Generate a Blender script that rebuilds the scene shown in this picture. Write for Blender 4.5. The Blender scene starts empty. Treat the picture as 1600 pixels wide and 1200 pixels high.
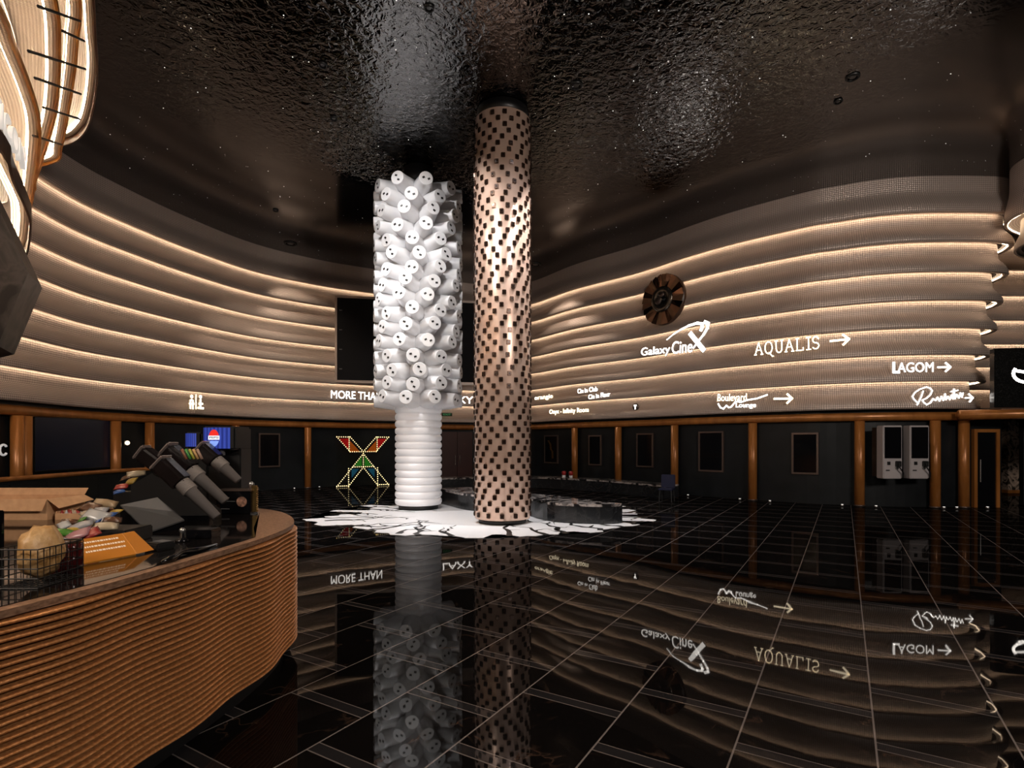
import bpy, bmesh, math, random
from mathutils import Vector, Matrix
random.seed(7)
SC = bpy.context.scene
COL = SC.collection
F = 860.0; HZ = 693.0; CH = 2.0          # focal length in px, horizon row, camera height

# ------------------------------------------------------------------ camera, world, exposure
cam = bpy.data.cameras.new('camera'); co = bpy.data.objects.new('camera', cam); COL.objects.link(co)
co.location = (0, 0, CH); co.rotation_euler = (math.pi/2, 0, 0)
cam.sensor_width = 36; cam.lens = F/1600*36; cam.shift_y = (HZ-600)/1600; cam.clip_end = 200
SC.camera = co
SC.view_settings.view_transform = 'Standard'; SC.view_settings.look = 'None'
SC.view_settings.exposure = 0.0; SC.view_settings.gamma = 1.0
SC.view_settings.use_curve_mapping = False
w = bpy.data.worlds.new('world'); SC.world = w; w.use_nodes = True
w.node_tree.nodes['Background'].inputs[0].default_value = (0.9, 0.85, 0.8, 1)
w.node_tree.nodes['Background'].inputs[1].default_value = 0.02

def spot(name, loc, target, energy, size, color=(1, 0.93, 0.84), radius=0.08, blend=0.6):
    l = bpy.data.lights.new(name, 'SPOT'); l.energy = energy; l.spot_size = math.radians(size)
    l.spot_blend = blend; l.color = color; l.shadow_soft_size = radius
    o = bpy.data.objects.new(name, l); COL.objects.link(o); o.location = loc
    o.rotation_euler = (Vector(target)-Vector(loc)).to_track_quat('-Z', 'Y').to_euler()
    return o
CZ = 10.4                                  # ceiling height
WC = Vector((-2.87, 16.9, 0))              # white column
PC = Vector((-0.24, 13.95, 0))             # studded column
SPOTS = [  # ceiling downlights, several added for their light: loc xy, target, energy, cone, colour
    ((-4.2, 12.2), (-2.9, 16.4, 5.5), 650, 90, (1, .97, .95)),
    ((-1.6, 10.6), (-2.8, 16.4, 3.5), 1050, 70, (1, .97, .95)),
    ((2.2, 10.5), (-0.2, 13.8, 3.0), 420, 80, (.95, .95, 1)),
    ((-3.6, 8.6), (-0.4, 13.8, 2.5), 720, 80, (1, .9, .78)),
    ((1.5, 12.9), (1.4, 15.0, 0), 2100, 60, (1, .97, .95)),
    ((-4.6, 14.2), (-4.0, 15.2, 0), 1900, 60, (1, .97, .95)),
    ((-5.2, 2.4), (-2.9, 4.6, 1.2), 260, 60, (1, .80, .60)),
    ((-0.6, 6.6), (-2.4, 4.6, 1.0), 420, 50, (1, .78, .55)),
    ((2.6, 3.4), (-2.2, 3.8, .6), 450, 45, (1, .80, .60)),  # added spot that brightens the copper ribs of the counter
    ((-8.5, 19.8), (-9.4, 24.0, 1.0), 500, 80, (1, .8, .62)),
    ((8.0, 13.5), (12.0, 17.0, 1.0), 180, 80, (1, .8, .62)),
    ((1.1, 25.8), (3.0, 25.0, 0.8), 350, 80, (1, .8, .62)),
    ((-9.3, 23.1), (-8.0, 25.0, 1.0), 200, 80, (1, .8, .62)),
]
def area(name, loc, target, energy, sx, sy, color):
    l = bpy.data.lights.new(name, 'AREA'); l.shape = 'RECTANGLE'; l.size = sx; l.size_y = sy; l.energy = energy; l.color = color
    o = bpy.data.objects.new(name, l); COL.objects.link(o); o.location = loc
    o.rotation_euler = (Vector(target)-Vector(loc)).to_track_quat('-Z', 'Y').to_euler(); return o
area('fill_light', (-7.5, -4.5, 8.6), (-2, 18, 5.5), 1050, 4, 2, (1, .84, .70))  # unseen fill lights, added behind the camera to brighten the walls
area('fill_light', (10.5, -4.5, 8.6), (4, 18, 5.5), 1250, 4, 2, (1, .88, .78))
for i, (xy, tg, e, sz, c) in enumerate(SPOTS):
    spot('downlight_lamp', (xy[0], xy[1], CZ-0.10), tg, e, sz, c)

# ------------------------------------------------------------------ materials
def mat(name, col=(.8, .8, .8), rough=.5, metal=0., emit=None, es=0., spec=None, trans=0., coat=0., alpha=None):
    m = bpy.data.materials.new(name); m.use_nodes = True
    b = m.node_tree.nodes['Principled BSDF']
    b.inputs['Base Color'].default_value = (*col, 1); b.inputs['Roughness'].default_value = rough
    b.inputs['Metallic'].default_value = metal
    if emit: b.inputs['Emission Color'].default_value = (*emit, 1); b.inputs['Emission Strength'].default_value = es
    if spec is not None: b.inputs['Specular IOR Level'].default_value = spec
    if trans: b.inputs['Transmission Weight'].default_value = trans
    if coat: b.inputs['Coat Weight'].default_value = coat; b.inputs['Coat Roughness'].default_value = .05
    return m
def N(m, t, **kw):
    n = m.node_tree.nodes.new(t)
    for k, v in kw.items():
        if k.startswith('i_'):
            n.inputs[int(k[2:]) if k[2:].isdigit() else k[2:]].default_value = v
        else: setattr(n, k, v)
    return n
def L(m, a, b): m.node_tree.links.new(a, b)
def math_n(m, op, a, b=None, c=None):
    n = m.node_tree.nodes.new('ShaderNodeMath'); n.operation = op
    for i, v in enumerate((a, b, c)):
        if v is None: continue
        if isinstance(v, (int, float)): n.inputs[i].default_value = v
        else: L(m, v, n.inputs[i])
    return n.outputs[0]
def ramp(m, fac, stops):
    r = m.node_tree.nodes.new('ShaderNodeValToRGB'); e = r.color_ramp.elements
    while len(e) < len(stops): e.new(0.5)
    for x, (p, c) in zip(e, stops): x.position = p; x.color = (*c, 1) if len(c) == 3 else c
    L(m, fac, r.inputs[0]); return r.outputs[0]
def bsdf(m): return m.node_tree.nodes['Principled BSDF']
def noisy(m, c1, c2, scale=5, detail=4, coord='Object', bump=0., dist=.02, stretch=(1, 1, 1)):
    tc = N(m, 'ShaderNodeTexCoord'); mp = N(m, 'ShaderNodeMapping'); mp.inputs['Scale'].default_value = stretch
    L(m, tc.outputs[coord], mp.inputs[0])
    n = N(m, 'ShaderNodeTexNoise'); n.inputs['Scale'].default_value = scale; n.inputs['Detail'].default_value = detail
    L(m, mp.outputs[0], n.inputs[0])
    L(m, ramp(m, n.outputs[0], [(.3, c1), (.7, c2)]), bsdf(m).inputs['Base Color'])
    if bump:
        b = N(m, 'ShaderNodeBump'); b.inputs['Strength'].default_value = bump; b.inputs['Distance'].default_value = dist
        L(m, n.outputs[0], b.inputs['Height']); L(m, b.outputs[0], bsdf(m).inputs['Normal'])
    return m

def mesh_cloth_mat(name, c1, c2, rough=.42, metal=.35, period=.085):
    """woven metal mesh: diamond pattern laid out along the wall (UV in metres)"""
    m = mat(name, c1, rough, metal)
    uv = N(m, 'ShaderNodeUVMap'); sp = N(m, 'ShaderNodeSeparateXYZ'); L(m, uv.outputs[0], sp.inputs[0])
    k = 2*math.pi/period
    a = math_n(m, 'SINE', math_n(m, 'MULTIPLY', math_n(m, 'ADD', sp.outputs[0], sp.outputs[1]), k*.7))
    b = math_n(m, 'SINE', math_n(m, 'MULTIPLY', math_n(m, 'SUBTRACT', sp.outputs[0], sp.outputs[1]), k*.7))
    p = math_n(m, 'MULTIPLY', a, b)
    p = math_n(m, 'MULTIPLY_ADD', p, .5, .5)
    L(m, ramp(m, p, [(.15, c2), (.75, c1)]), bsdf(m).inputs['Base Color'])
    bp = N(m, 'ShaderNodeBump'); bp.inputs['Strength'].default_value = .5; bp.inputs['Distance'].default_value = .02
    L(m, p, bp.inputs['Height']); L(m, bp.outputs[0], bsdf(m).inputs['Normal'])
    return m
M = {}
M['tier'] = mesh_cloth_mat('woven_bronze_mesh', (.61, .505, .45), (.28, .228, .20))
M['canopy'] = mesh_cloth_mat('woven_pale_mesh', (.74, .66, .58), (.50, .42, .36), period=.05)
M['led'] = mat('warm_led', (1, .8, .6), emit=(1, .76, .52), es=13)
M['ledc'] = mat('canopy_led', (1, .8, .6), emit=(1, .80, .58), es=70)
M['sign'] = mat('sign_white_light', (1, 1, 1), emit=(1, .93, .85), es=7)
M['signw'] = mat('sign_warm_light', (1, .9, .7), emit=(1, .82, .56), es=6)
M['wood'] = noisy(mat('bronze_wood', rough=.32, metal=.25), (.30, .11, .025), (.46, .18, .045), 4, 3, stretch=(1, 1, .2))
M['orange_wood'] = noisy(mat('orange_wood', rough=.4), (.30, .10, .015), (.55, .24, .05), 3, 3)
M['darkwood'] = noisy(mat('dark_brown_wood', rough=.35), (.05, .022, .012), (.10, .045, .022), 4, 3)
M['panel'] = noisy(mat('charcoal_panel', rough=.38, spec=.25), (.006, .0075, .009), (.010, .012, .014), 2, 2)
M['maroon'] = mat('maroon_panel', (.045, .012, .010), .4)
M['black'] = mat('black_gloss', (.004, .004, .005), .08)
M['blackm'] = mat('black_matte', (.005, .005, .0055), .45)
M['grey'] = mat('grey_plastic', (.12, .12, .125), .35)
M['frame'] = mat('bronze_frame', (.14, .10, .085), .35, .7)
M['white'] = mat('white_gloss_plastic', (.80, .80, .82), .3, spec=.5)
M['whitem'] = mat('emissive_white_shell', (.85, .84, .86), .35, emit=(1, .97, .98), es=.14)  # weak emission added, raises the shaft's own brightness
M['kiosk'] = mat('kiosk_grey_white', (.42, .39, .40), .4)
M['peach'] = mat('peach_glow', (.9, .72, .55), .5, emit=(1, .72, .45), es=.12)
M['steel'] = mat('brushed_steel', (.5, .5, .5), .25, .9)
M['gold'] = mat('gold_metal', (.75, .50, .18), .25, 1.0)
M['card'] = noisy(mat('cardboard', rough=.8), (.50, .28, .14), (.62, .36, .19), 12, 3)
M['red'] = mat('red_gloss', (.35, .02, .02), .3)
M['navy'] = mat('navy', (.004, .007, .035), .4)
M['amber'] = mat('amber_acrylic', (.42, .15, .02), .12, emit=(1, .40, .05), es=.06)
M['cup'] = mat('paper_cup', (.17, .15, .14), .6)

# floor: polished black marble, running-bond tiles with inlaid bands
def floor_mat():
    m = mat('polished_black_marble_tiles', (.004, .004, .004), .035)
    g = N(m, 'ShaderNodeNewGeometry'); s = N(m, 'ShaderNodeSeparateXYZ'); L(m, g.outputs['Position'], s.inputs[0])
    X, Y = s.outputs[0], s.outputs[1]
    u = math_n(m, 'SUBTRACT', math_n(m, 'MULTIPLY', X, .856), math_n(m, 'MULTIPLY', Y, .517))
    v = math_n(m, 'ADD', math_n(m, 'MULTIPLY', X, .517), math_n(m, 'MULTIPLY', Y, .856))
    W_, P_ = .797, .964
    ru = math_n(m, 'DIVIDE', math_n(m, 'SUBTRACT', u, .178), W_)
    r = math_n(m, 'FLOOR', ru)
    fu = math_n(m, 'MULTIPLY', math_n(m, 'SUBTRACT', ru, r), W_)           # distance across the row
    vv = math_n(m, 'SUBTRACT', math_n(m, 'SUBTRACT', v, 4.31), math_n(m, 'MULTIPLY', r, .482))
    rv = math_n(m, 'DIVIDE', vv, P_); c = math_n(m, 'FLOOR', rv)
    fv = math_n(m, 'MULTIPLY', math_n(m, 'SUBTRACT', rv, c), P_)           # 0..0.964, band is 0..0.10
    def near(x, a, w): return math_n(m, 'LESS_THAN', math_n(m, 'ABSOLUTE', math_n(m, 'SUBTRACT', x, a)), w)
    line = math_n(m, 'MAXIMUM', near(fu, 0, .006), near(fu, W_, .006))
    line2 = math_n(m, 'MAXIMUM', math_n(m, 'MAXIMUM', near(fv, .004, .0045), near(fv, .104, .0045)), near(fv, P_, .002))
    band = math_n(m, 'LESS_THAN', fv, .104)
    # veins per tile
    cx = N(m, 'ShaderNodeCombineXYZ')
    L(m, math_n(m, 'ADD', X, math_n(m, 'MULTIPLY', r, 3.7)), cx.inputs[0]); L(m, math_n(m, 'ADD', Y, math_n(m, 'MULTIPLY', c, 5.3)), cx.inputs[1])
    nz = N(m, 'ShaderNodeTexNoise'); nz.inputs['Scale'].default_value = 1.3; nz.inputs['Detail'].default_value = 5; nz.inputs['Distortion'].default_value = 1.2
    L(m, cx.outputs[0], nz.inputs[0])
    vein = ramp(m, nz.outputs[0], [(.485, (0, 0, 0)), (.5, (1, 1, 1)), (.515, (0, 0, 0))])
    nz2 = N(m, 'ShaderNodeTexNoise'); nz2.inputs['Scale'].default_value = 2.2; nz2.inputs['Detail'].default_value = 2; L(m, cx.outputs[0], nz2.inputs[0])
    vm = math_n(m, 'MULTIPLY', vein, ramp(m, nz2.outputs[0], [(.5, (0, 0, 0)), (.62, (1, 1, 1))]))
    def mix(f, a, b):
        n = N(m, 'ShaderNodeMix', data_type='RGBA'); L(m, f, n.inputs['Factor'])
        for i, v_ in (('A', a), ('B', b)):
            sock = [q for q in n.inputs if q.name == i and q.type == 'RGBA'][0]
            if isinstance(v_, tuple): sock.default_value = (*v_, 1)
            else: L(m, v_, sock)
        return [q for q in n.outputs if q.type == 'RGBA'][0]
    base = mix(vm, (.0035, .003, .003), (.030, .018, .013))
    base = mix(band, base, (.014, .013, .014))
    base = mix(line2, base, (.11, .095, .09))
    base = mix(line, base, (.15, .13, .125))
    L(m, base, bsdf(m).inputs['Base Color'])
    bsdf(m).inputs['Specular IOR Level'].default_value = 0.0
    nb = N(m, 'ShaderNodeTexNoise'); nb.inputs['Scale'].default_value = 2.2; nb.inputs['Detail'].default_value = 1
    L(m, g.outputs['Position'], nb.inputs[0])
    bp = N(m, 'ShaderNodeBump'); bp.inputs['Strength'].default_value = .10; bp.inputs['Distance'].default_value = .006
    L(m, nb.outputs[0], bp.inputs['Height']); L(m, bp.outputs[0], bsdf(m).inputs['Normal'])
    # polished wax coat: a weak mirror that strengthens towards grazing angles
    fr = N(m, 'ShaderNodeFresnel'); fr.inputs[0].default_value = 1.12
    fac = math_n(m, 'MULTIPLY_ADD', fr.outputs[0], .26, .036)
    gl = N(m, 'ShaderNodeBsdfGlossy'); gl.inputs['Roughness'].default_value = .02; gl.inputs[0].default_value = (1, 1, 1, 1); L(m, bp.outputs[0], gl.inputs['Normal'])
    mx = N(m, 'ShaderNodeMixShader'); L(m, fac, mx.inputs[0]); L(m, bsdf(m).outputs[0], mx.inputs[1]); L(m, gl.outputs[0], mx.inputs[2])
    L(m, mx.outputs[0], [n for n in m.node_tree.nodes if n.type == 'OUTPUT_MATERIAL'][0].inputs[0])
    return m
M['floor'] = floor_mat()

def ceiling_mat():
    m = mat('rippled_black_metal', (.110, .108, .108), .09, 1.0)
    g = N(m, 'ShaderNodeNewGeometry'); s = N(m, 'ShaderNodeSeparateXYZ'); L(m, g.outputs['Position'], s.inputs[0])
    dx = math_n(m, 'MULTIPLY', s.outputs[0], 1.0); dy = math_n(m, 'SUBTRACT', s.outputs[1], 10)
    d = math_n(m, 'SQRT', math_n(m, 'ADD', math_n(m, 'POWER', dx, 2), math_n(m, 'POWER', dy, 2)))
    lo = N(m, 'ShaderNodeTexNoise'); lo.inputs['Scale'].default_value = .35; L(m, g.outputs['Position'], lo.inputs[0])
    d = math_n(m, 'ADD', d, math_n(m, 'MULTIPLY', math_n(m, 'SUBTRACT', lo.outputs[0], .5), 5))
    mask = math_n(m, 'SUBTRACT', 1.0, N_map(m, d, 7.6, 9.8))
    n1 = N(m, 'ShaderNodeTexNoise'); n1.inputs['Scale'].default_value = 5.5; n1.inputs['Detail'].default_value = 2.5; n1.inputs['Roughness'].default_value = .6; n1.inputs['Distortion'].default_value = .6
    L(m, g.outputs['Position'], n1.inputs[0])
    bp = N(m, 'ShaderNodeBump'); bp.inputs['Distance'].default_value = .09
    L(m, math_n(m, 'MULTIPLY_ADD', mask, .40, .006), bp.inputs['Strength'])
    L(m, n1.outputs[0], bp.inputs['Height']); L(m, bp.outputs[0], bsdf(m).inputs['Normal'])
    L(m, math_n(m, 'MULTIPLY_ADD', mask, -.10, .13), bsdf(m).inputs['Roughness'])
    return m
def N_map(m, x, a, b):
    n = N(m, 'ShaderNodeMapRange'); n.inputs[1].default_value = a; n.inputs[2].default_value = b; n.clamp = True
    L(m, x, n.inputs[0]); return n.outputs[0]
M['ceiling'] = ceiling_mat()

def marble(name, base, vein, scale=3, rough=.12, w_=.04):
    m = mat(name, base, rough); tc = N(m, 'ShaderNodeTexCoord')
    n = N(m, 'ShaderNodeTexNoise'); n.inputs['Scale'].default_value = scale; n.inputs['Detail'].default_value = 6; n.inputs['Distortion'].default_value = 1.5
    L(m, tc.outputs['Object'], n.inputs[0])
    L(m, ramp(m, n.outputs[0], [(.5-w_, base), (.5, vein), (.5+w_, base)]), bsdf(m).inputs['Base Color'])
    return m
M['marble'] = marble('black_veined_marble', (.015, .014, .015), (.45, .40, .38), 1.6, .05, .09)
M['marble_side'] = marble('dark_marble_side', (.014, .015, .017), (.028, .028, .03), 1.5, .22, .03)
M['slab'] = marble('dark_wood_grain_slab', (.012, .010, .009), (.07, .058, .052), 1.5, .35, .10)

# ------------------------------------------------------------------ helpers
def obj(name, bm, m=None, parent=None, smooth=False, loc=None):
    me = bpy.data.meshes.new(name); bm.to_mesh(me); bm.free()
    if smooth:
        for p in me.polygons: p.use_smooth = True
    for mm in (m if isinstance(m, (list, tuple)) else [m]):
        if mm: me.materials.append(mm)
    o = bpy.data.objects.new(name, me); COL.objects.link(o)
    if parent: o.parent = parent
    if loc is not None: o.location = loc
    return o
def empty(name, loc=(0, 0, 0), rot=(0, 0, 0)):
    o = bpy.data.objects.new(name, None); COL.objects.link(o); o.location = loc; o.rotation_euler = rot
    o.empty_display_size = .1
    return o
def tag(o, label, cat, group=None, kind=None):
    o['label'] = label; o['category'] = cat
    if group: o['group'] = group
    if kind: o['kind'] = kind
    return o
def struct(o, label=None):
    o['kind'] = 'structure'
    if label: o['label'] = label
    return o
def BM(): return bmesh.new()
def box(bm, x0, x1, y0, y1, z0, z1, mi=0, mtx=None, bev=0):
    vs = [Vector((x, y, z)) for x in (x0, x1) for y in (y0, y1) for z in (z0, z1)]
    if mtx is not None: vs = [mtx @ v for v in vs]
    v = [bm.verts.new(p) for p in vs]
    fs = [bm.faces.new([v[i] for i in q]) for q in ((0,1,3,2),(4,6,7,5),(0,4,5,1),(2,3,7,6),(0,2,6,4),(1,5,7,3))]
    for f in fs: f.material_index = mi
    if bev:
        es = list({e for f in fs for e in f.edges})
        bmesh.ops.bevel(bm, geom=es, offset=bev, segments=2, affect='EDGES')
    return fs
def lathe(bm, prof, n=32, c=(0, 0, 0), cap=True, mtx=None, mi=0):
    rings = []
    for r, z in prof:
        ring = []
        for i in range(n):
            a = 2*math.pi*i/n; p = Vector((c[0]+r*math.cos(a), c[1]+r*math.sin(a), c[2]+z))
            if mtx is not None: p = mtx @ p
            ring.append(bm.verts.new(p))
        rings.append(ring)
    for a, b in zip(rings, rings[1:]):
        for i in range(n):
            j = (i+1) % n; f = bm.faces.new((a[i], a[j], b[j], b[i])); f.material_index = mi
    if cap:
        bm.faces.new(rings[0][::-1]).material_index = mi; bm.faces.new(rings[-1]).material_index = mi
def tube(bm, pts, r, n=8, closed=False, mi=0):
    pts = [Vector(p) for p in pts]; rings = []
    for i, p in enumerate(pts):
        a = pts[max(i-1, 0)]; b = pts[min(i+1, len(pts)-1)]; t = (b-a).normalized()
        ref = Vector((0, 0, 1)) if abs(t.z) < .9 else Vector((1, 0, 0))
        s = t.cross(ref).normalized(); q = s.cross(t)
        rr = r[i] if isinstance(r, (list, tuple)) else r
        rings.append([bm.verts.new(p+(s*math.cos(2*math.pi*k/n)+q*math.sin(2*math.pi*k/n))*rr) for k in range(n)])
    for a, b in zip(rings, rings[1:]):
        for i in range(n):
            j = (i+1) % n; bm.faces.new((a[i], a[j], b[j], b[i])).material_index = mi
    bm.faces.new(rings[0][::-1]).material_index = mi; bm.faces.new(rings[-1]).material_index = mi
def catmull(P, step=.2):
    P = [Vector(p) for p in P]; Q = [P[0]*2-P[1]]+P+[P[-1]*2-P[-2]]; out = []
    for i in range(1, len(Q)-2):
        p0, p1, p2, p3 = Q[i-1:i+3]; n = max(2, int((p2-p1).length/step))
        for k in range(n):
            t = k/n
            out.append(.5*((2*p1)+(p2-p0)*t+(2*p0-5*p1+4*p2-p3)*t*t+(3*p1-p0-3*p2+p3)*t**3))
    out.append(P[-1]); return out
def normals2(C):
    N_ = []
    for i in range(len(C)):
        t = (C[min(i+1, len(C)-1)]-C[max(i-1, 0)]); t = Vector((t[0], t[1])).normalized(); N_.append(Vector((t.y, -t.x)))
    return N_
def offset(C, d):
    return [Vector((c[0]+n.x*d, c[1]+n.y*d)) for c, n in zip(C, normals2(C))]
def sweep(bm, C, prof, uvl=None, closed_prof=False, mi=0, s0=0.):
    """prof: list of (outward offset, z); C: plan polyline"""
    Nn = normals2(C); rows = []; s = s0; S = []
    for i, (c, n) in enumerate(zip(C, Nn)):
        if i: s += (Vector((c[0], c[1]))-Vector((C[i-1][0], C[i-1][1]))).length
        S.append(s); rows.append([bm.verts.new((c[0]+n.x*d, c[1]+n.y*d, z)) for d, z in prof])
    m = len(prof); L_ = [0]
    for a, b in zip(prof, prof[1:]): L_.append(L_[-1]+math.hypot(a[0]-b[0], a[1]-b[1]))
    L_.append(L_[-1]+.1)
    rng = range(m if closed_prof else m-1)
    for i in range(len(C)-1):
        for j in rng:
            k = (j+1) % m
            f = bm.faces.new((rows[i][j], rows[i+1][j], rows[i+1][k], rows[i][k])); f.material_index = mi
            if uvl is not None:
                for lp, uv in zip(f.loops, ((S[i], -L_[j]), (S[i+1], -L_[j]), (S[i+1], -L_[j+1]), (S[i], -L_[j+1]))): lp[uvl].uv = uv
    if closed_prof:
        bm.faces.new(rows[0]); bm.faces.new(rows[-1][::-1])
def ray_curve(px, C):
    """where the vertical image column px meets the plan polyline C (farthest hit)"""
    k = (px-800)/F; best = None
    for a, b in zip(C, C[1:]):
        fa, fb = a[0]-k*a[1], b[0]-k*b[1]
        if fa*fb <= 0 and fa != fb:
            t = fa/(fa-fb); y = a[1]+(b[1]-a[1])*t
            if y > 1 and (best is None or y < best[1]): best = (k*y, y, Vector((b[0]-a[0], b[1]-a[1])).normalized())
    return best
def Wp(px, py, Y): return Vector(((px-800)/F*Y, Y, CH+(HZ-py)/F*Y))

# ------------------------------------------------------------------ structure
WALL = [(-12.4,-6),(-12.5,4),(-12.6,10),(-12.75,13.5),(-13.0,16.2),(-12.7,18.2),(-12.0,20.6),(-10.8,23.2),(-8.8,25.2),(-6.7,26.5),
        (-2.9,28.6),(-.7,29.2),(1.0,28.6),(3.0,25.8),(5.4,23.3),(6.8,21.4),(8.1,19.9),(9.85,18.4),(10.6,18.0),(11.6,17.55),(13.0,17.3)]
def tail(k):      # rounded nose on the right; the higher tiers reach further out
    xn = 14.85+.175*k
    return [(xn-.7, 17.35), (xn-.15, 17.75), (xn, 18.5), (xn+.15, 19.3), (xn+.8, 19.9), (xn+2.2, 20.1), (22, 20.1)]
C_main = catmull(WALL+tail(0)[:2], .25)
C_low = catmull(WALL+[(14.4, 17.3), (15.4, 17.3)], .25)
TZ = [3.08, 3.93, 4.75, 5.58, 6.44, 7.33, 8.26, 9.17, CZ]

bm = BM(); 
v = [bm.verts.new(p) for p in ((-14, -6.5, 0), (24, -6.5, 0), (24, 31, 0), (-14, 31, 0))]; bm.faces.new(v)
struct(obj('floor', bm, M['floor']), 'polished black marble tile floor')
bm = BM(); v = [bm.verts.new(p) for p in ((-14, -6.5, CZ), (-14, 31, CZ), (24, 31, CZ), (24, -6.5, CZ))]; bm.faces.new(v)
ceil = struct(obj('ceiling', bm, M['ceiling']), 'rippled black mirror ceiling')
bm = BM(); rs = random.Random(3)
for _ in range(900):
    x, y = rs.uniform(-12, 18), rs.uniform(5, 27); r = rs.choice((.004, .005, .005, .006, .007, .013))
    vs = [bm.verts.new((x+r*math.cos(a), y+r*math.sin(a), CZ-.004)) for a in [k*math.pi/3 for k in range(6)]]; bm.faces.new(vs[::-1])
st = obj('star_lights', bm, mat('star_light', (1, 1, 1), emit=(1, .95, .9), es=1.5), ceil); st['kind'] = 'stuff'

def tier_profile(z0, z1, lip=.30, n=12, led=.15):
    P = []
    for i in range(n+1):
        t = i/n; z = z1-(z1-z0)*t
        t2 = min(1, max(0, (t-.38)/.50)); s = t2*t2*(3-2*t2); d = .02+(lip-.02)*(.12*t+.88*s)
        P.append((d, z))
    P[-1] = (lip, z0+.02); P += [(lip-.015, z0), (led+.004, z0), (led+.004, z0+.06), (.0, z0+.06)]
    return P
wall = struct(empty('wall_back', (0, 25, 0)), 'tall curved wall of woven bronze tiers over charcoal panels')
def put(o, parent):
    o.parent = parent; o.matrix_parent_inverse = Matrix.Translation(-parent.location); return o
for k in range(8):
    Ck = catmull(WALL+tail(k), .22); bm = BM(); uvl = bm.loops.layers.uv.new('UVMap')
    sweep(bm, Ck, tier_profile(TZ[k], TZ[k+1] if k == 7 else TZ[k+1]+.055), uvl)
    wt = put(obj('wall_tier', bm, M['tier'], smooth=True), wall)
    if k:
        bm = BM(); Cs = Ck[::2]+([Ck[-1]] if (len(Ck)-1) % 2 else [])
        sweep(bm, Cs, [(.148, TZ[k]+.014), (.148, TZ[k]+.055)])
        obj('light_strip', bm, M['led'], wt)
bm = BM(); sweep(bm, C_low, [(-.02, 3.1), (-.02, 0)]); put(obj('lower_wall', bm, M['panel']), wall)
# beam
bm = BM(); uv = []
bp_ = [(.0, 2.72), (.14, 2.72), (.20, 2.78), (.20, 2.90), (.14, 2.98), (.0, 2.98)]
sweep(bm, C_low[:-4], bp_, closed_prof=True); tb = struct(obj('trim_1', bm, M['wood'], smooth=True), 'bronze wood beam above the dark panels')
bm = BM(); tube(bm, [(13.6, 16.75, 2.87), (16, 16.3, 2.89), (19, 15.7, 2.9), (21.9, 15.2, 2.9)], .15, 12)
struct(obj('trim_2', bm, M['wood'], smooth=True), 'straight bronze beam under the black sign box')
# other room sides
for nm, a, b, z0, z1 in (('wall_rear', (-12.4, -6), (22, -6), 0, CZ), ('wall_right', (22, -6), (22, 27), 0, CZ), ('wall_far', (15.0, 26.9), (22, 26.9), 0, 3.1), ('wall_passage', (15.4, 17.5), (15.4, 26.9), 0, 3.1)):
    bm = BM(); box(bm, min(a[0], b[0])-(.1 if a[0] == b[0] else 0), max(a[0], b[0])+(.1 if a[0]==b[0] else 0), min(a[1], b[1])-(.1 if a[1]==b[1] else 0), max(a[1], b[1])+(.1 if a[1]==b[1] else 0), z0, z1)
    struct(obj(nm, bm, M['panel']))
bm = BM(); box(bm, 15.3, 22, 20.0, 27, 3.1, 3.2); struct(obj('ceiling_passage', bm, M['blackm']))

# wall pillars
BAYS = []
PILL = [(27, 'leftmost bronze pillar, one of a close pair at the picture edge'), (40, 'bronze pillar, right one of the close pair at the left edge'),
        (181, 'slim bronze pillar right of the wide dark screen'), (234, 'bronze pillar left of the cup dispensers'),
        (368, 'bronze pillar just behind the fountain machine'), (481, 'bronze pillar left of the jewelled X sculpture'),
        (898, 'bronze pillar just right of the studded column, behind the red cups'), (966, 'bronze pillar behind the long dark bench'),
        (1054, 'bronze pillar beside the navy chair'), (1176, 'bronze pillar under the lounge sign arrow'),
        (1343, 'bronze pillar left of the pale ticket kiosks'), (1461, 'bronze pillar right of the pale ticket kiosks'),
        (1506, 'bronze pillar left of the narrow door')]
for px, lb in PILL:
    h = ray_curve(px, offset(C_low, .16))
    t = empty('pillar', (h[0], h[1], 0)); tag(t, lb, 'pillar', 'bronze pillars along the dark wall')
    bm = BM(); rr = .145
    lathe(bm, [(rr, 0), (rr, 2.715)], 20); obj('shaft', bm, M['wood'], t, True)
    bm = BM(); lathe(bm, [(rr+.015, 0), (rr+.015, .05)], 20); obj('base_ring', bm, M['frame'], t, True)
# ceiling downlights (fixtures that hold the lamps)
names = ['near the camera above the counter']
seen = {8: 'dark round downlight on the ceiling left of the white column', }
allfix = [s[0] for s in SPOTS]+[(7.8, 12.6)]
dl = ['above the front of the white column', 'nearest the camera between the two columns', 'in front and right of the studded column', 'left of the studded column top, towards the camera',
      'right of the studded column top in the rippled area', 'left of the white column top', 'over the concession counter, left', 'over the concession counter end', 'added to the right of the counter to light its ribs', 'over the left charcoal panels',
      'over the kiosk side panels', 'at the far ceiling edge just right of the studded column', 'at the left ceiling edge above the far screen', 'in the right rippled area, unlit']
for i, (xy, d) in enumerate(zip(allfix, dl)):
    t = empty('ceiling_downlight', (xy[0], xy[1], CZ)); tag(t, 'round black recessed ceiling downlight '+d, 'downlight', 'ceiling downlights')
    bm = BM(); R_ = .27 if i in (11, 12) else (.15 if i in (4, 13) else .10)
    lathe(bm, [(R_, -.001), (R_, -.03), (R_*.85, -.045), (R_*.7, -.03), (R_*.7, -.001)], 28, cap=False); obj('ring', bm, M['blackm'], t, True)
    bm = BM(); lathe(bm, [(R_*.45, -.004), (R_*.45, -.02)], 20); obj('lens', bm, M['grey'], t)

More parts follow.
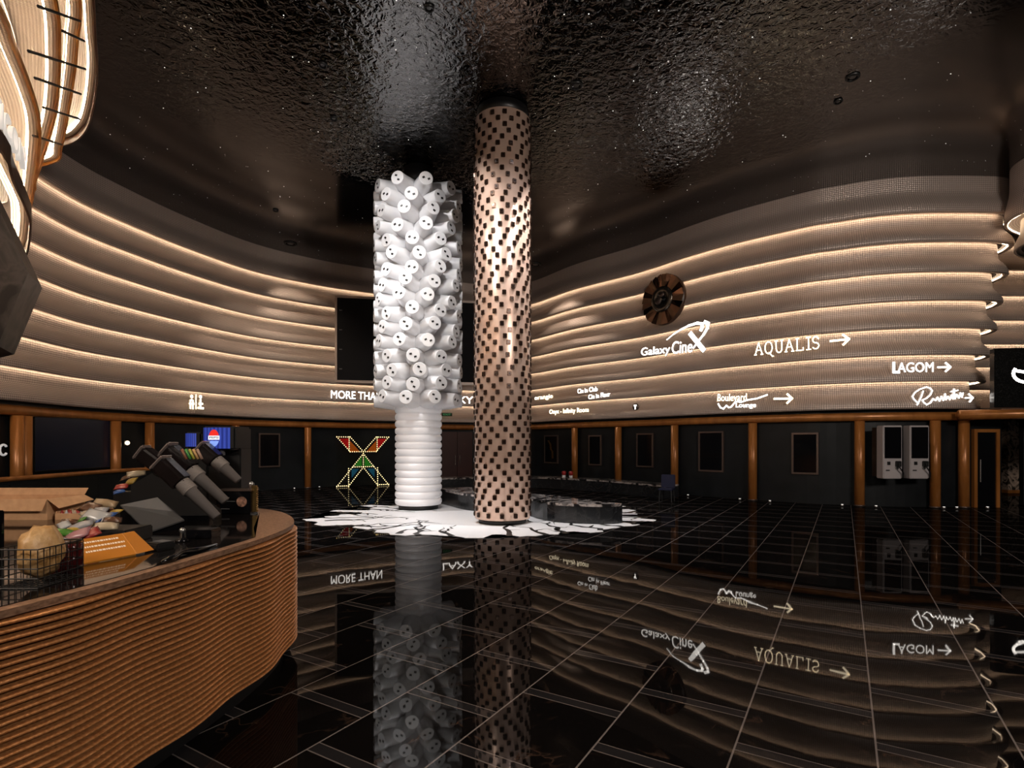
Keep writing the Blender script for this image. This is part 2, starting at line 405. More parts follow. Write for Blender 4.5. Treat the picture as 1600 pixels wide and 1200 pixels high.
# ------------------------------------------------------------------ left canopy over the concession
CAN = [ # z of bottom edge, plan curve (from near the camera to the nose and back to the wall)
    (5.6, [(-6.6,-2),(-5.4,3),(-5.75,5.6),(-6.0,6.48),(-6.47,7.12),(-7.06,7.98),(-7.58,8.65),(-8.95,10.1),(-9.7,10.6),(-12.3,11.0)]),
    (6.5, [(-5.6,-2),(-4.7,3),(-5.1,5.0),(-5.33,5.73),(-5.67,6.27),(-6.09,6.94),(-6.63,7.71),(-7.49,8.68),(-9.3,10.6),(-10.0,11.2),(-12.3,11.6)]),
    (7.4, [(-5.0,-2),(-4.5,3),(-5.0,5.6),(-5.6,6.75),(-6.34,7.7),(-6.85,8.3),(-7.53,9.05),(-8.4,9.92),(-9.7,11.2),(-10.4,11.8),(-12.3,12.2)]),
    (8.3, [(-4.6,-2),(-4.5,3),(-5.2,6.2),(-6.10,7.75),(-6.80,8.6),(-7.4,9.3),(-8.3,10.3),(-9.5,11.6),(-10.3,12.3),(-12.3,12.7)]),
    (9.3, [(-4.2,-2),(-4.5,3),(-5.4,6.8),(-6.75,8.85),(-7.5,9.9),(-8.0,10.6),(-9.0,11.8),(-9.9,12.7),(-10.8,13.2),(-12.4,13.4)]),
]
can = empty('canopy', (-7, 6, 5.6)); tag(can, 'glowing stepped canopy of curved pale tiers with brown wooden edges, upper left', 'canopy')
for i, (z0, P) in enumerate(CAN):
    C = offset(catmull(P, .2), -.24); z1 = CAN[i+1][0]-.03 if i < 4 else CZ-.005
    bm = BM(); uvl = bm.loops.layers.uv.new('UVMap'); sweep(bm, C, tier_profile(z0, z1+.04 if i < 4 else z1, .24, 8, .12)[:-1]+[(-.5 if i else .02, z0+.06)], uvl)
    ct = put(obj('canopy_tier', bm, M['canopy'], smooth=True), can)
    eh = (.20, .05, .05, .05, .16)[i]
    bm = BM(); sweep(bm, offset(C, .235), [(0, z0-eh), (.03, z0-eh), (.03, z0+.03), (0, z0+.03)], closed_prof=True)
    obj('wooden_edge', bm, M['darkwood'] if i in (0, 4) else M['orange_wood'], ct).location = (7, -6, -5.6); ct.children[-1].matrix_parent_inverse = Matrix.Identity(4); ct.children[-1].location = (0, 0, 0)
    if i:
        bm = BM(); sweep(bm, C[::2], [(.118, z0+.003), (.118, z0+.055)]); obj('light_strip', bm, M['ledc'], ct)
Cm = offset(catmull(CAN[0][1], .2), -.36)
bm = BM(); uvl = bm.loops.layers.uv.new('UVMap'); sweep(bm, Cm, tier_profile(4.85, 5.70, .12, 8, .06)[:-1]+[(-.4, 4.91)], uvl); ct = put(obj('canopy_tier', bm, M['canopy'], smooth=True), can)
bm = BM(); sweep(bm, Cm[::2], [(.238, 5.60), (.238, 5.65)]); obj('light_strip', bm, M['ledc'], ct)
C0 = offset(catmull(CAN[0][1], .2), .08); a = ray_curve(-12, C0); b = ray_curve(36, C0); tt = Vector((b[0]-a[0], b[1]-a[1]))
t = empty('illuminated_sign', (a[0], a[1], 5.66), (0, 0, math.atan2(tt.y, tt.x))); tag(t, 'white outlined raised letters along the lowest canopy tier, upper left edge', 'sign'); CANSIGN = (t, tt.length)
# thin tie rods across the tiers
for (a, b) in (((60, 10, 6.0), (125, 33, 8.0)), ((97, 48, 7.2), (131, 64, 8.6)), ((45, 80, 6.0), (133, 108, 8.9)), ((55, 122, 6.6), (126, 147, 9.1)), ((68, 168, 7.4), (124, 186, 9.5)), ((52, 212, 7.8), (96, 226, 9.7))):
    bm = BM(); tube(bm, [Wp(*a), Wp(*b)], .018, 6); put(obj('tie_rod', bm, M['blackm']), can)

# upper right canopy
bm = BM(); uvl = bm.loops.layers.uv.new('UVMap')
C = catmull([(22, 18.2), (18, 18.2), (16.2, 17.6), (15.25, 16.8), (15.15, 15.8), (15.9, 14.6), (17.5, 13.2), (21.9, 11)], .2)
C = C[::-1]; C = [Vector((c[0], c[1])) for c in C]
# orient outward (to -x)
def sgn(C):
    n = normals2(C)[len(C)//2]; return 1 if n.x < 0 else -1
if sgn(C) < 0: C = C[::-1]
rc = empty('canopy', (17, 15.5, 8.6)); tag(rc, 'rounded woven canopy end hanging at the upper right edge', 'canopy')
sweep(bm, C, tier_profile(8.75, CZ-.005, .15, 8, .07)[:-1]+[(-.4, 8.81)], uvl); put(obj('canopy_tier', bm, M['tier'], smooth=True), rc)
bm = BM(); sweep(bm, C[::2], [(.068, 8.753), (.068, 8.80)]); put(obj('light_strip', bm, M['led']), rc)
bm = BM(); uvl = bm.loops.layers.uv.new('UVMap'); sweep(bm, offset(C, -.25), tier_profile(7.9, 8.80, .18, 8, .1), uvl); put(obj('canopy_tier', bm, M['canopy'], smooth=True), rc)

# ------------------------------------------------------------------ white column
wc = empty('column', WC); tag(wc, 'white column bristling with radial tubes above a ribbed white shaft', 'column')
bm = BM(); prof = []; nR = 14; z0, z1 = .14, 3.12
for i in range(nR):
    a = z0+(z1-z0)*i/nR; h = (z1-z0)/nR
    for t, r in ((0, .655), (.12, .69), (.35, .71), (.65, .71), (.88, .69)): prof.append((r, a+h*t))
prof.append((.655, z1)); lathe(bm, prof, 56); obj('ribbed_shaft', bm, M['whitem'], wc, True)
bm = BM(); lathe(bm, [(.60, .012), (.60, .14)], 40); obj('base', bm, M['blackm'], wc, True)
bm = BM(); lathe(bm, [(.62, 3.12), (.62, 9.75)], 40); obj('core', bm, M['peach'], wc, True)
bm = BM(); lathe(bm, [(.45, 9.75), (.45, CZ-.002)], 32); obj('neck', bm, M['blackm'], wc, True)
# tube template: along +X from .55 to 1.33
def tube_mesh():
    bm = BM(); mtx = Matrix.Rotation(math.pi/2, 4, 'Y')
    lathe(bm, [(.33, .50), (.285, .75), (.235, 1.02), (.205, 1.22), (.20, 1.31), (.19, 1.335), (.175, 1.33)], 20, mtx=mtx)
    for s in (-1, 1):
        box(bm, 1.325, 1.338, s*.058-.036, s*.058+.036, s*-.05-.026, s*-.05+.026, mi=1)
    me = bpy.data.meshes.new('tube'); bm.to_mesh(me); bm.free()
    for p in me.polygons: p.use_smooth = len(p.vertices) == 4 and p.material_index == 0
    me.materials.append(M['white']); me.materials.append(M['blackm']); return me
tme = tube_mesh()
offs = [-17, 1, -8, -17, 2, 10.5, 1.5, -6.5, -15, 2, -6, -14.5, 3, 11, 3, -6]
cand = []
for r, o in enumerate(offs):
    z = 9.52-(9.52-3.32)*r/15
    for k in range(10):
        th = o+k*36                     # 0 faces the camera, + to the right
        ph = math.radians(th-90)
        cand.append((math.cos(math.radians(((th+180) % 360)-180)), z, ph))
cand.sort(key=lambda c: -c[0])
rnd = random.Random(5)
back = BM()
for i, (c, z, ph) in enumerate(cand):
    tl = rnd.uniform(-.05, .05)
    mt = Matrix.Translation((0, 0, z)) @ Matrix.Rotation(ph, 4, 'Z') @ Matrix.Rotation(tl, 4, 'Y') @ Matrix.Rotation(rnd.uniform(-.6, .6), 4, 'X')
    if i < 100:
        o = bpy.data.objects.new('tube', tme); COL.objects.link(o); o.parent = wc; o.matrix_local = mt
    else:
        n0 = len(back.verts); back.from_mesh(tme); back.verts.ensure_lookup_table()
        bmesh.ops.transform(back, matrix=mt, verts=back.verts[n0:])
o = obj('tube', back, [M['white'], M['blackm']], wc, True); o['kind'] = 'stuff'

# ------------------------------------------------------------------ studded column
pc = empty('column', PC); tag(pc, 'tall rose gold column covered in dark square studs', 'column')
M['rose'] = noisy(mat('rose_gold', rough=.28, metal=.35), (.62, .42, .33), (.72, .52, .42), 3, 2)
bm = BM(); lathe(bm, [(.66, .13), (.68, .12), (.70, .14), (.70, 10.12), (.66, 10.14)], 64); obj('shaft', bm, M['rose'], pc, True)
bm = BM(); lathe(bm, [(.60, .012), (.62, .12)], 40); obj('base', bm, M['blackm'], pc, True)
bm = BM(); lathe(bm, [(.64, 10.1), (.64, CZ-.002)], 40); obj('neck', bm, M['blackm'], pc, True)
def stud_mesh():
    bm = BM(); box(bm, 0, .036, -.050, .050, -.058, .058, bev=.009)
    box(bm, .034, .041, -.022, .022, -.026, .026, mi=1)
    me = bpy.data.meshes.new('stud'); bm.to_mesh(me); bm.free(); me.materials.append(mat('dark_bronze_stud', (.055, .028, .018), .25, .6)); me.materials.append(mat('stud_core', (.02, .012, .01), .2, .5)); return me
sme = stud_mesh(); cand = []; rows = 66
for r in range(rows):
    z = .24+r*(10.0-.24)/(rows-1)
    ph0 = (r % 2)*13.8+ 6.0*math.sin(r*.9)+ (r//2)*-3.0
    for k in range(13):
        th = ph0+k*27.69+rnd.uniform(-2.5, 2.5)*(z > 3)
        cand.append((math.cos(math.radians(th))*2/(1+.12*abs(z-2)), z, math.radians(th-90)))
cand.sort(key=lambda c: -c[0]); back = BM()
for i, (c, z, ph) in enumerate(cand):
    mt = Matrix.Rotation(ph, 4, 'Z') @ Matrix.Translation((.695, 0, z))
    if i < 100:
        o = bpy.data.objects.new('stud', sme); COL.objects.link(o); o.parent = pc; o.matrix_local = mt
    else:
        n0 = len(back.verts); back.from_mesh(sme); back.verts.ensure_lookup_table()
        bmesh.ops.transform(back, matrix=mt, verts=back.verts[n0:])
o = obj('stud', back, list(sme.materials), pc); o['kind'] = 'stuff'

# ------------------------------------------------------------------ white cracked disc on the floor
DC = (-.7, 15.5); rd = random.Random(11)
bm = BM(); n = 150; top = []; bot = []
jag = 0
for i in range(n):
    a = 2*math.pi*i/n
    if i % 3 == 0: jag = rd.uniform(-.07, .05)
    side = abs(math.cos(a))**6
    j = 1+jag*(1+2.2*side)+rd.uniform(-.01, .01)
    x, y = DC[0]+4.45*j*math.cos(a), DC[1]+3.7*j*math.sin(a)
    top.append(bm.verts.new((x, y, .010))); bot.append(bm.verts.new((x, y, .001)))
bm.faces.new(top)
for i in range(n):
    k = (i+1) % n; bm.faces.new((bot[i], bot[k], top[k], top[i]))
bmesh.ops.triangulate(bm, faces=[f for f in bm.faces if len(f.verts) > 4])
disc = obj('floor_disc', bm, noisy(mat('white_terrazzo', rough=.35), (.80, .80, .83), (.88, .88, .90), 30, 3))
tag(disc, 'white cracked oval floor inlay with jagged rim under the columns', 'floor inlay')
bm = BM()
def crack(x, y, ang, ln, wd, depth=0):
    pts = [(x, y, wd)]; s = 0
    while s < ln:
        st_ = rd.uniform(.12, .3); ang2 = ang+rd.uniform(-.8, .8); x += math.cos(ang2)*st_; y += math.sin(ang2)*st_; s += st_
        pts.append((x, y, wd*(1-s/ln*.75)*rd.uniform(.6, 1.5)))
        if depth < 1 and rd.random() < .35: crack(x, y, ang2+rd.choice((-1, 1))*rd.uniform(.6, 1.2), rd.uniform(.2, .5), wd*.6, depth+1)
    L_ = []; 
    for i, (px_, py_, w_) in enumerate(pts):
        a = pts[max(i-1, 0)]; b = pts[min(i+1, len(pts)-1)]; t = Vector((b[0]-a[0], b[1]-a[1])).normalized(); w_ = max(w_, .004)
        L_.append((bm.verts.new((px_-t.y*w_, py_+t.x*w_, .0115)), bm.verts.new((px_+t.y*w_, py_-t.x*w_, .0115))))
    for a, b in zip(L_, L_[1:]): bm.faces.new((a[0], a[1], b[1], b[0]))
for i in range(34):
    a = 2*math.pi*i/34+rd.uniform(-.06, .06)
    crack(DC[0]+4.42*math.cos(a), DC[1]+3.68*math.sin(a), a+math.pi+rd.uniform(-.3, .3), rd.uniform(1.2, 2.6), .075)
obj('cracks', bm, M['blackm'], disc)

# ------------------------------------------------------------------ benches
def ribbon(P, wd, z1, name, lb, cat='bench', over=.03, h=.5):
    C = catmull(P, .15); t = empty(name, (C[len(C)//2][0], C[len(C)//2][1], 0)); tag(t, lb, cat)
    bm = BM(); sweep(bm, C, [(-wd/2+over, .012), (wd/2-over, .012), (wd/2-over, h-.06), (-wd/2+over, h-.06)], closed_prof=True); put(obj('base', bm, M['marble_side']), t)
    bm = BM(); sweep(bm, C, [(-wd/2, h-.06), (wd/2, h-.06), (wd/2, h), (-wd/2, h)], closed_prof=True); put(obj('seat', bm, M['marble']), t)
    return t
ribbon([(-2.0, 18.75), (-1.55, 17.9), (-.9, 16.75), (.1, 16.1), (.95, 15.35), (1.45, 14.35), (2.2, 14.1), (2.35, 14.15)], 1.15, .5, 'bench', 'serpentine black marble bench on the white disc behind the studded column')
ribbon([(-3.2, 24.2), (-1, 25.0), (.9, 25.2), (2.8, 23.9), (4.2, 22.5), (5.2, 20.9), (5.75, 20.0)], .9, .5, 'bench', 'long dark marble bench near the wall, beyond the white disc')
for px, Y, d in ((881, 24.0, 'left'), (892, 23.8, 'right')):
    p = Wp(px, 740, Y); t = empty('cup', (p.x, p.y, .5)); tag(t, 'red and white paper cup, the %s of two on the far bench' % d, 'cup', 'red cups on the far bench')
    bm = BM(); lathe(bm, [(.07, 0), (.08, .12)], 14); obj('cup_body', bm, M['white'], t, True)
    bm = BM(); lathe(bm, [(.082, .12), (.10, .26), (.06, .30)], 14); obj('cup_top', bm, M['red'], t, True)
# navy chair
p = Wp(1044, 790, 19.0); t = empty('chair', (p.x-.05, 19.0, 0), (0, 0, -.5)); tag(t, 'navy blue chair at the end of the far bench', 'chair')
bm = BM(); box(bm, -.24, .24, -.24, .24, .40, .46, bev=.015); obj('seat', bm, M['navy'], t)
bm = BM(); box(bm, -.24, .24, .20, .25, .46, .92, bev=.02); obj('backrest', bm, M['navy'], t)
for sx in (-1, 1):
    for sy in (-1, 1):
        bm = BM(); tube(bm, [(sx*.21, sy*.21, 0), (sx*.19, sy*.19, .41)], .02, 8); obj('leg', bm, M['blackm'], t)

# ------------------------------------------------------------------ poster frames on the charcoal panels
PF = [(404, 437, 677, 730, 'poster frame right of the fountain machine'), (851, 872, 680, 724, 'poster frame with gold picture just right of the studded column'),
      (920, 940, 680, 727, 'narrow dark poster frame behind the far bench'), (995, 1021, 677, 730, 'dark poster frame left of the navy chair'),
      (1092, 1131, 674, 737, 'dark poster frame under the lounge sign'), (1237, 1279, 676, 741, 'large dark poster frame between lounge arrow and kiosks')]
def on_wall(px, d): 
    h = ray_curve(px, offset(C_low, d)); return h
def wall_frame_empty(name, x0, x1, ymid, d):
    a = on_wall(x0, d); b = on_wall(x1, d); A = Vector((a[0], a[1])); B = Vector((b[0], b[1])); mid = (A+B)/2; t = (B-A)
    z = CH+(HZ-ymid)/F*mid.y
    o = empty(name, (mid.x, mid.y, z), (0, 0, math.atan2(t.y, t.x)))
    return o, t.length, mid.y
for x0, x1, y0, y1, lb in PF:
    o, wd, Y = wall_frame_empty('poster_frame', x0, x1, (y0+y1)/2, .03); ht = (y1-y0)/F*Y
    tag(o, 'bronze edged '+lb, 'poster frame', 'poster frames on the dark panels')
    bm = BM(); e = .06
    box(bm, -wd/2, -wd/2+e, -.04, .04, -ht/2, ht/2); box(bm, wd/2-e, wd/2, -.04, .04, -ht/2, ht/2)
    box(bm, -wd/2+e, wd/2-e, -.04, .04, ht/2-e, ht/2); box(bm, -wd/2+e, wd/2-e, -.04, .04, -ht/2, -ht/2+e)
    obj('frame', bm, M['frame'], o)
    bm = BM(); box(bm, -wd/2+e, wd/2-e, -.02, .03, -ht/2+e, ht/2-e); obj('glass_panel', bm, M['black'], o)
    if x0 == 851:
        bm = BM(); pts = [(-.22, .45), (-.05, .25), (.0, 0), (.12, -.1), (.14, -.45)]
        for (ax, az), (bx, bz) in zip(pts, pts[1:]):
            v = [bm.verts.new(q) for q in ((ax-.07, -.022, az), (ax+.07, -.022, az), (bx+.07, -.022, bz), (bx-.07, -.022, bz))]; bm.faces.new(v)
        obj('gold_picture', bm, M['gold'], o)
# floor uplights at the wall foot
UL = [(460, 'left of'), (500, 'right of')]
for px, lb in ((460, 'left of the pillar by the X sculpture'), (499, 'right of the pillar by the X sculpture'), (1075, 'right of the navy chair'), (1156, 'left of the pillar below the lounge arrow'),
               (1203, 'right of the pillar below the lounge arrow'), (1316, 'left of the pillar beside the kiosks'), (1369, 'below the left kiosk'), (1475, 'in the dark bay left of the narrow door'), (1495, 'at the foot of the pillar beside the narrow door'), (1543, 'in front of the narrow door')):
    h = on_wall(px, .45); t = empty('floor_light', (h[0], h[1], 0)); tag(t, 'small round floor light '+lb, 'floor light', 'small floor lights along the wall')
    bm = BM(); lathe(bm, [(.05, 0), (.05, .05), (.042, .06)], 14); obj('housing', bm, M['steel'], t, True)
    bm = BM(); lathe(bm, [(.034, .06), (.034, .066)], 14); obj('lens', bm, mat('uplight_lens', (1, 1, 1), emit=(1, .95, .9), es=1.0), t)

# ------------------------------------------------------------------ left bays: dark screens, lamp, back counter
def bay_panel(name, x0, x1, y0, y1, d, m, lb, cat, th=.03):
    o, wd, Y = wall_frame_empty(name, x0, x1, (y0+y1)/2, d); ht = (y1-y0)/F*Y; tag(o, lb, cat)
    bm = BM(); box(bm, -wd/2, wd/2, -th, th, -ht/2, ht/2); obj('screen', bm, m, o)
    bm = BM(); e = .03
    for q in ((-wd/2-e, -wd/2, -ht/2-e, ht/2+e), (wd/2, wd/2+e, -ht/2-e, ht/2+e), (-wd/2, wd/2, ht/2, ht/2+e), (-wd/2, wd/2, -ht/2-e, -ht/2)): box(bm, q[0], q[1], -th-.01, th, q[2], q[3])
    obj('bezel', bm, M['blackm'], o)
    return o, wd, ht
bay_panel('display_screen', 53, 170, 655, 732, .04, mat('dim_blue_screen', (.006, .009, .018), .25, emit=(.2, .35, 1), es=.002), 'wide dark bluish display screen between the left pillars', 'screen')
h = on_wall(199, .12); t = empty('wall_lamp', (h[0], h[1], CH+(HZ-692)/F*h[1]), (0, 0, 1.2)); tag(t, 'small round glowing wall lamp between two left pillars', 'lamp')
bm = BM(); box(bm, -.08, .08, .04, .12, -.08, .08, bev=.01); obj('back_plate', bm, M['blackm'], t)
bm = BM(); bmesh.ops.create_uvsphere(bm, u_segments=16, v_segments=10, radius=.07); obj('globe', bm, mat('lamp_globe', (1, .9, .75), emit=(1, .75, .5), es=2.5), t, True)
o, wd, Y = wall_frame_empty('door_2', 690, 738, 700, .04); o.location.z = 0; struct(o, 'dark maroon double door behind the columns')
for sx in (-1, 1):
    bm = BM(); box(bm, min(0, sx*wd/2)+.01, max(0, sx*wd/2)-.01, -.03, .03, 0, 2.6); dl_ = obj('door_leaf', bm, M['maroon'], o)
    bm = BM(); tube(bm, [(sx*.12, -.08, .9), (sx*.12, -.08, 1.4)], .02, 6); obj('door_handle', bm, M['steel'], dl_)
# ring logo at left edge
h = on_wall(4, .05)
t = empty('wall_sign', (h[0], h[1], CH+(HZ-703)/F*h[1]), (0, 0, math.atan2(h[2].y, h[2].x))); tag(t, 'small white ring shaped letter on the dark bay at the left edge', 'sign')
bm = BM(); tube(bm, [(.11*math.cos(a), -.02, .13*math.sin(a)) for a in [math.radians(40+k*14) for k in range(21)]], .028, 8); obj('letter', bm, mat('white_letter', (.7, .7, .7), .5, emit=(1, 1, 1), es=.25), t, True)
# back counter
C_bc = [q for q in offset(C_low, 1.1) if 9.5 < q[1] < 18.6 and q[0] < -5]
t = empty('counter', (-11.7, 14, 0)); tag(t, 'low dark back counter with bronze rail along the left wall', 'counter')
bm = BM(); sweep(bm, C_bc, [(-.4, 0), (0, 0), (0, 1.12), (-.4, 1.12)], closed_prof=True); put(obj('body', bm, M['panel']), t)
bm = BM(); tube(bm, [(q.x+.02, q.y, 1.18) for q in C_bc[::2]], .06, 10); put(obj('top_rail', bm, M['wood'], smooth=True), t)
for i in range(2, len(C_bc)-1, 4):
    q = C_bc[i]; n = normals2(C_bc)[i]; a = math.atan2(n.y, n.x)
    bm = BM(); mt = Matrix.Translation((q.x, q.y, 0)) @ Matrix.Rotation(a, 4, 'Z'); box(bm, -.01, .012, -.42, .42, .12, 1.04, mtx=mt); put(obj('door', bm, M['panel']), t)

# ------------------------------------------------------------------ far LED screen
sA, sB = Vector((-8.05, 25.35)), Vector((-1.85, 26.35))
def rc_seg(px, A, B):
    k = (px-800)/F; fa, fb = A.x-k*A.y, B.x-k*B.y; t_ = fa/(fa-fb); return A+(B-A)*t_
o = empty('display_screen', ((sA.x+sB.x)/2, (sA.y+sB.y)/2, 0)); 
A = rc_seg(527, sA, sB); B = rc_seg(741, sA, sB); t_ = B-A; mid = (A+B)/2
zb = CH+(HZ-596)/F*mid.y; zt = CH+(HZ-470)/F*mid.y
o.location = (mid.x, mid.y, (zb+zt)/2); o.rotation_euler = (0, 0, math.atan2(t_.y, t_.x)); tag(o, 'huge black display screen on the tiered wall behind the white column', 'screen')
hw, hh = t_.length/2, (zt-zb)/2
bm = BM(); box(bm, -hw, hw, -.05, .12, -hh, hh); obj('screen', bm, mat('led_wall_off', (.006, .006, .008), .7, spec=.2), o)
bm = BM(); e = .10
for q in ((-hw-e, -hw, -hh-e, hh+e), (hw, hw+e, -hh-e, hh+e), (-hw, hw, hh, hh+e), (-hw, hw, -hh-e, -hh)): box(bm, q[0], q[1], -.08, .14, q[2], q[3])
obj('bezel', bm, M['tier'], o)
for sx in (-1, 1):
    for k in range(4): bm = BM(); box(bm, -hw*.97 if sx < 0 else -hw*.28, (-hw*.93) if sx < 0 else -hw*.24, -.055, -.05, -hh+.5+k*.9, -hh+.54+k*.9); obj('panel_latch', bm, M['grey'], o)

# ------------------------------------------------------------------ X sculpture
o, wd, Y = wall_frame_empty('sculpture', 526, 607, 757, .55); tag(o, 'jewelled X shaped sculpture edged with bulbs, standing on the floor left of the white column', 'sculpture')
o.location.z = 0; Hs = (757-681)/F*Y; s = wd
tri = {'red_glass': ((.45, .01, .01), [((.05,.98),(.22,.98),(.22,.76)), ((.95,.98),(.78,.98),(.78,.76))]),
       'orange_glass': ((.45, .10, .01), [((.25,.93),(.25,.71),(.44,.71)), ((.75,.93),(.75,.71),(.56,.71))]),
       'green_glass': ((.03, .25, .02), [((.47,.62),(.47,.42),(.34,.42)), ((.53,.62),(.53,.42),(.66,.42))]),
       'teal_glass': ((.01, .10, .18), [((.28,.36),(.42,.36),(.28,.18)), ((.72,.36),(.58,.36),(.72,.18))])}
def q2(p): return Vector(((p[0]-.5)*s, 0, p[1]*Hs))
for nm, (c, ts) in tri.items():
    for tr in ts:
        bm = BM(); f_ = [bm.verts.new(q2(p)+Vector((0, -.02, 0))) for p in tr]; b_ = [bm.verts.new(q2(p)+Vector((0, .02, 0))) for p in tr]
        bm.faces.new(f_); bm.faces.new(b_[::-1])
        for i in range(3): bm.faces.new((f_[i], b_[i], b_[(i+1) % 3], f_[(i+1) % 3]))
        obj(nm, bm, mat(nm, c, .15, emit=c, es=.22), o)
edges = [((0,1),(.25,1)),((.25,1),(.5,.7)),((0,1),(.25,.7)),((.25,.7),(.5,.7)),((.23,1),(.23,.72)),
         ((1,1),(.75,1)),((.75,1),(.5,.7)),((1,1),(.75,.7)),((.75,.7),(.5,.7)),((.77,1),(.77,.72)),
         ((.5,.66),(0,0)),((.5,.66),(1,0)),((0,0.01),(.22,0.01)),((1,0.01),(.78,0.01)),((.22,0),(.5,.38)),((.78,0),(.5,.38)),
         ((.5,.66),(.5,.40)),((.30,.39),(.5,.39)),((.70,.39),(.5,.39)),((.22,.36),(.22,.0)),((.78,.36),(.78,0))]
bulbs = BM(); rail = BM()
for a, b in edges:
    A_, B_ = q2(a), q2(b); tube(rail, [A_+Vector((0,0,.03)), B_+Vector((0,0,.03))], .014, 6); n = int((B_-A_).length/.105)+1
    for i in range(n+1):
        p = A_.lerp(B_, i/n)+Vector((0, -.03, .03)); bmesh.ops.create_icosphere(bulbs, subdivisions=1, radius=.026, matrix=Matrix.Translation(p))
obj('frame', rail, M['frame'], o); bo = obj('bulb', bulbs, mat('bulb_warm', (1, .85, .5), emit=(1, .80, .42), es=1.6), o); bo['kind'] = 'stuff'

# ------------------------------------------------------------------ clock / round bronze disc
def sign_frame(x0, x1, ya, d=.36, C=None):
    C = C or offset(C_main, d); a = ray_curve(x0, C); b = ray_curve(x1, C); A = Vector((a[0], a[1])); B = Vector((b[0], b[1])); t = B-A
    zA = CH+(HZ-ya[0])/F*A.y; zB = CH+(HZ-ya[1])/F*B.y
    return A, t.length, math.atan2(t.y, t.x), zA, zB
A, wd, ang, zA, zB = sign_frame(1003, 1071, (468, 468), .40)
t = empty('wall_clock', (A.x+math.cos(ang)*wd/2, A.y+math.sin(ang)*wd/2, (zA+zB)/2), (0, 0, ang)); tag(t, 'large round faceted bronze clock medallion on the tiered wall', 'clock')
R_ = 1.0; rk = random.Random(4)
rx = Matrix.Rotation(math.pi/2, 4, 'X')
bm = BM(); n = 24
for k in range(n):
    a0, a1 = 2*math.pi*k/n, 2*math.pi*(k+1)/n; zz = rk.uniform(0, .12)
    v = [bm.verts.new(q) for q in ((.52*math.cos(a0), -.05, .52*math.sin(a0)), (R_*math.cos(a0), -zz, R_*math.sin(a0)), (R_*math.cos(a1), -(.12-zz), R_*math.sin(a1)), (.52*math.cos(a1), -.05, .52*math.sin(a1)))]
    f = bm.faces.new(v[::-1]); f.material_index = k % 3
obj('facet_ring', bm, [mat('copper_facet', (.50, .24, .13), .2, .7), mat('dark_facet', (.09, .05, .035), .12, 1), mat('bronze_facet', (.36, .20, .11), .25, .7)], t)
bm = BM(); lathe(bm, [(R_, -.0), (R_, .15)], 40, mtx=rx @ Matrix.Translation((0, 0, -.15))); obj('back_case', bm, M['darkwood'], t, True)
bm = BM(); lathe(bm, [(.53, .04), (.50, .10), (.30, .13), (.26, .07)], 32, mtx=rx); obj('inner_face', bm, mat('grey_bronze', (.16, .14, .12), .2, .9), t, True)
for (x, z, r, m_) in ((-.12, -.05, .16, M['frame']), (.14, -.02, .11, M['black']), (.05, .16, .12, M['frame'])):
    bm = BM(); lathe(bm, [(r, .12), (r*.9, .17)], 20, c=(x, z, 0), mtx=rx); obj('gear', bm, m_, t, True)

# ------------------------------------------------------------------ signs
def text_bm(s, depth=.05):
    cu = bpy.data.curves.new('t', 'FONT'); cu.body = s; cu.size = 1; cu.extrude = .5; cu.resolution_u = 3
    ob = bpy.data.objects.new('t', cu); COL.objects.link(ob); dg = bpy.context.evaluated_depsgraph_get()
    me = bpy.data.meshes.new_from_object(ob.evaluated_get(dg)); bm = BM(); bm.from_mesh(me)
    bpy.data.objects.remove(ob); bpy.data.curves.remove(cu); bpy.data.meshes.remove(me)
    return bm
def fit(bm, x0, x1, z0, z1, dep=.06, bold=0):
    """scale text (xy plane) into local x (right), z (up) rectangle, facing -y"""
    xs = [v.co.x for v in bm.verts]; ys = [v.co.y for v in bm.verts]
    ax, bx, ay, by = min(xs), max(xs), min(ys), max(ys)
    for v in bm.verts:
        x = x0+(v.co.x-ax)/(bx-ax)*(x1-x0); z = z0+(v.co.y-ay)/(by-ay)*(z1-z0); v.co = Vector((x, -v.co.z*dep, z))
    return bm
def strokes(polys, wd=.1, dep=.06, bm=None):
    bm = bm or BM()
    for P in polys:
        for a, b in zip(P, P[1:]):
            a, b = Vector(a[:2]), Vector(b[:2]); t = (b-a); l = t.length
            if l < 1e-6: continue
            an = math.atan2(t.y, t.x); mt = Matrix.Translation((a.x, 0, a.y)) @ Matrix.Rotation(-an, 4, 'Y')
            box(bm, -wd*.3, l+wd*.3, -dep, 0, -wd/2, wd/2, mtx=mt)
    return bm
def arc(cx, cz, rx_, rz_, a0, a1, n=12): return [(cx+rx_*math.cos(math.radians(a0+(a1-a0)*i/n)), cz+rz_*math.sin(math.radians(a0+(a1-a0)*i/n))) for i in range(n+1)]
def sign(lb, x0, x1, ybase, yB=None, d=.34):
    A, wd, ang, zA, zB = sign_frame(x0, x1, (ybase, yB if yB is not None else ybase), d)
    sc = F/A.y*1.0
    t = empty('illuminated_sign', (A.x, A.y, zA), (0, -math.atan2(zB-zA, wd) if yB is not None else 0, ang)); tag(t, lb, 'sign')
    return t, wd, A.y/F           # metres per pixel at left end
def arrow(wd, h, th=.09): return [[(0, 0), (wd, 0)], [(wd-h*.5, h/2), (wd, 0), (wd-h*.5, -h/2)]]
SW = M['sign']; SY = M['signw']
obj('lettering', fit(text_bm('TICON'), 0, CANSIGN[1], 0, .30, .05), mat('letter_glow', (.8, .8, .8), .4, emit=(1, .9, .8), es=.5), CANSIGN[0])
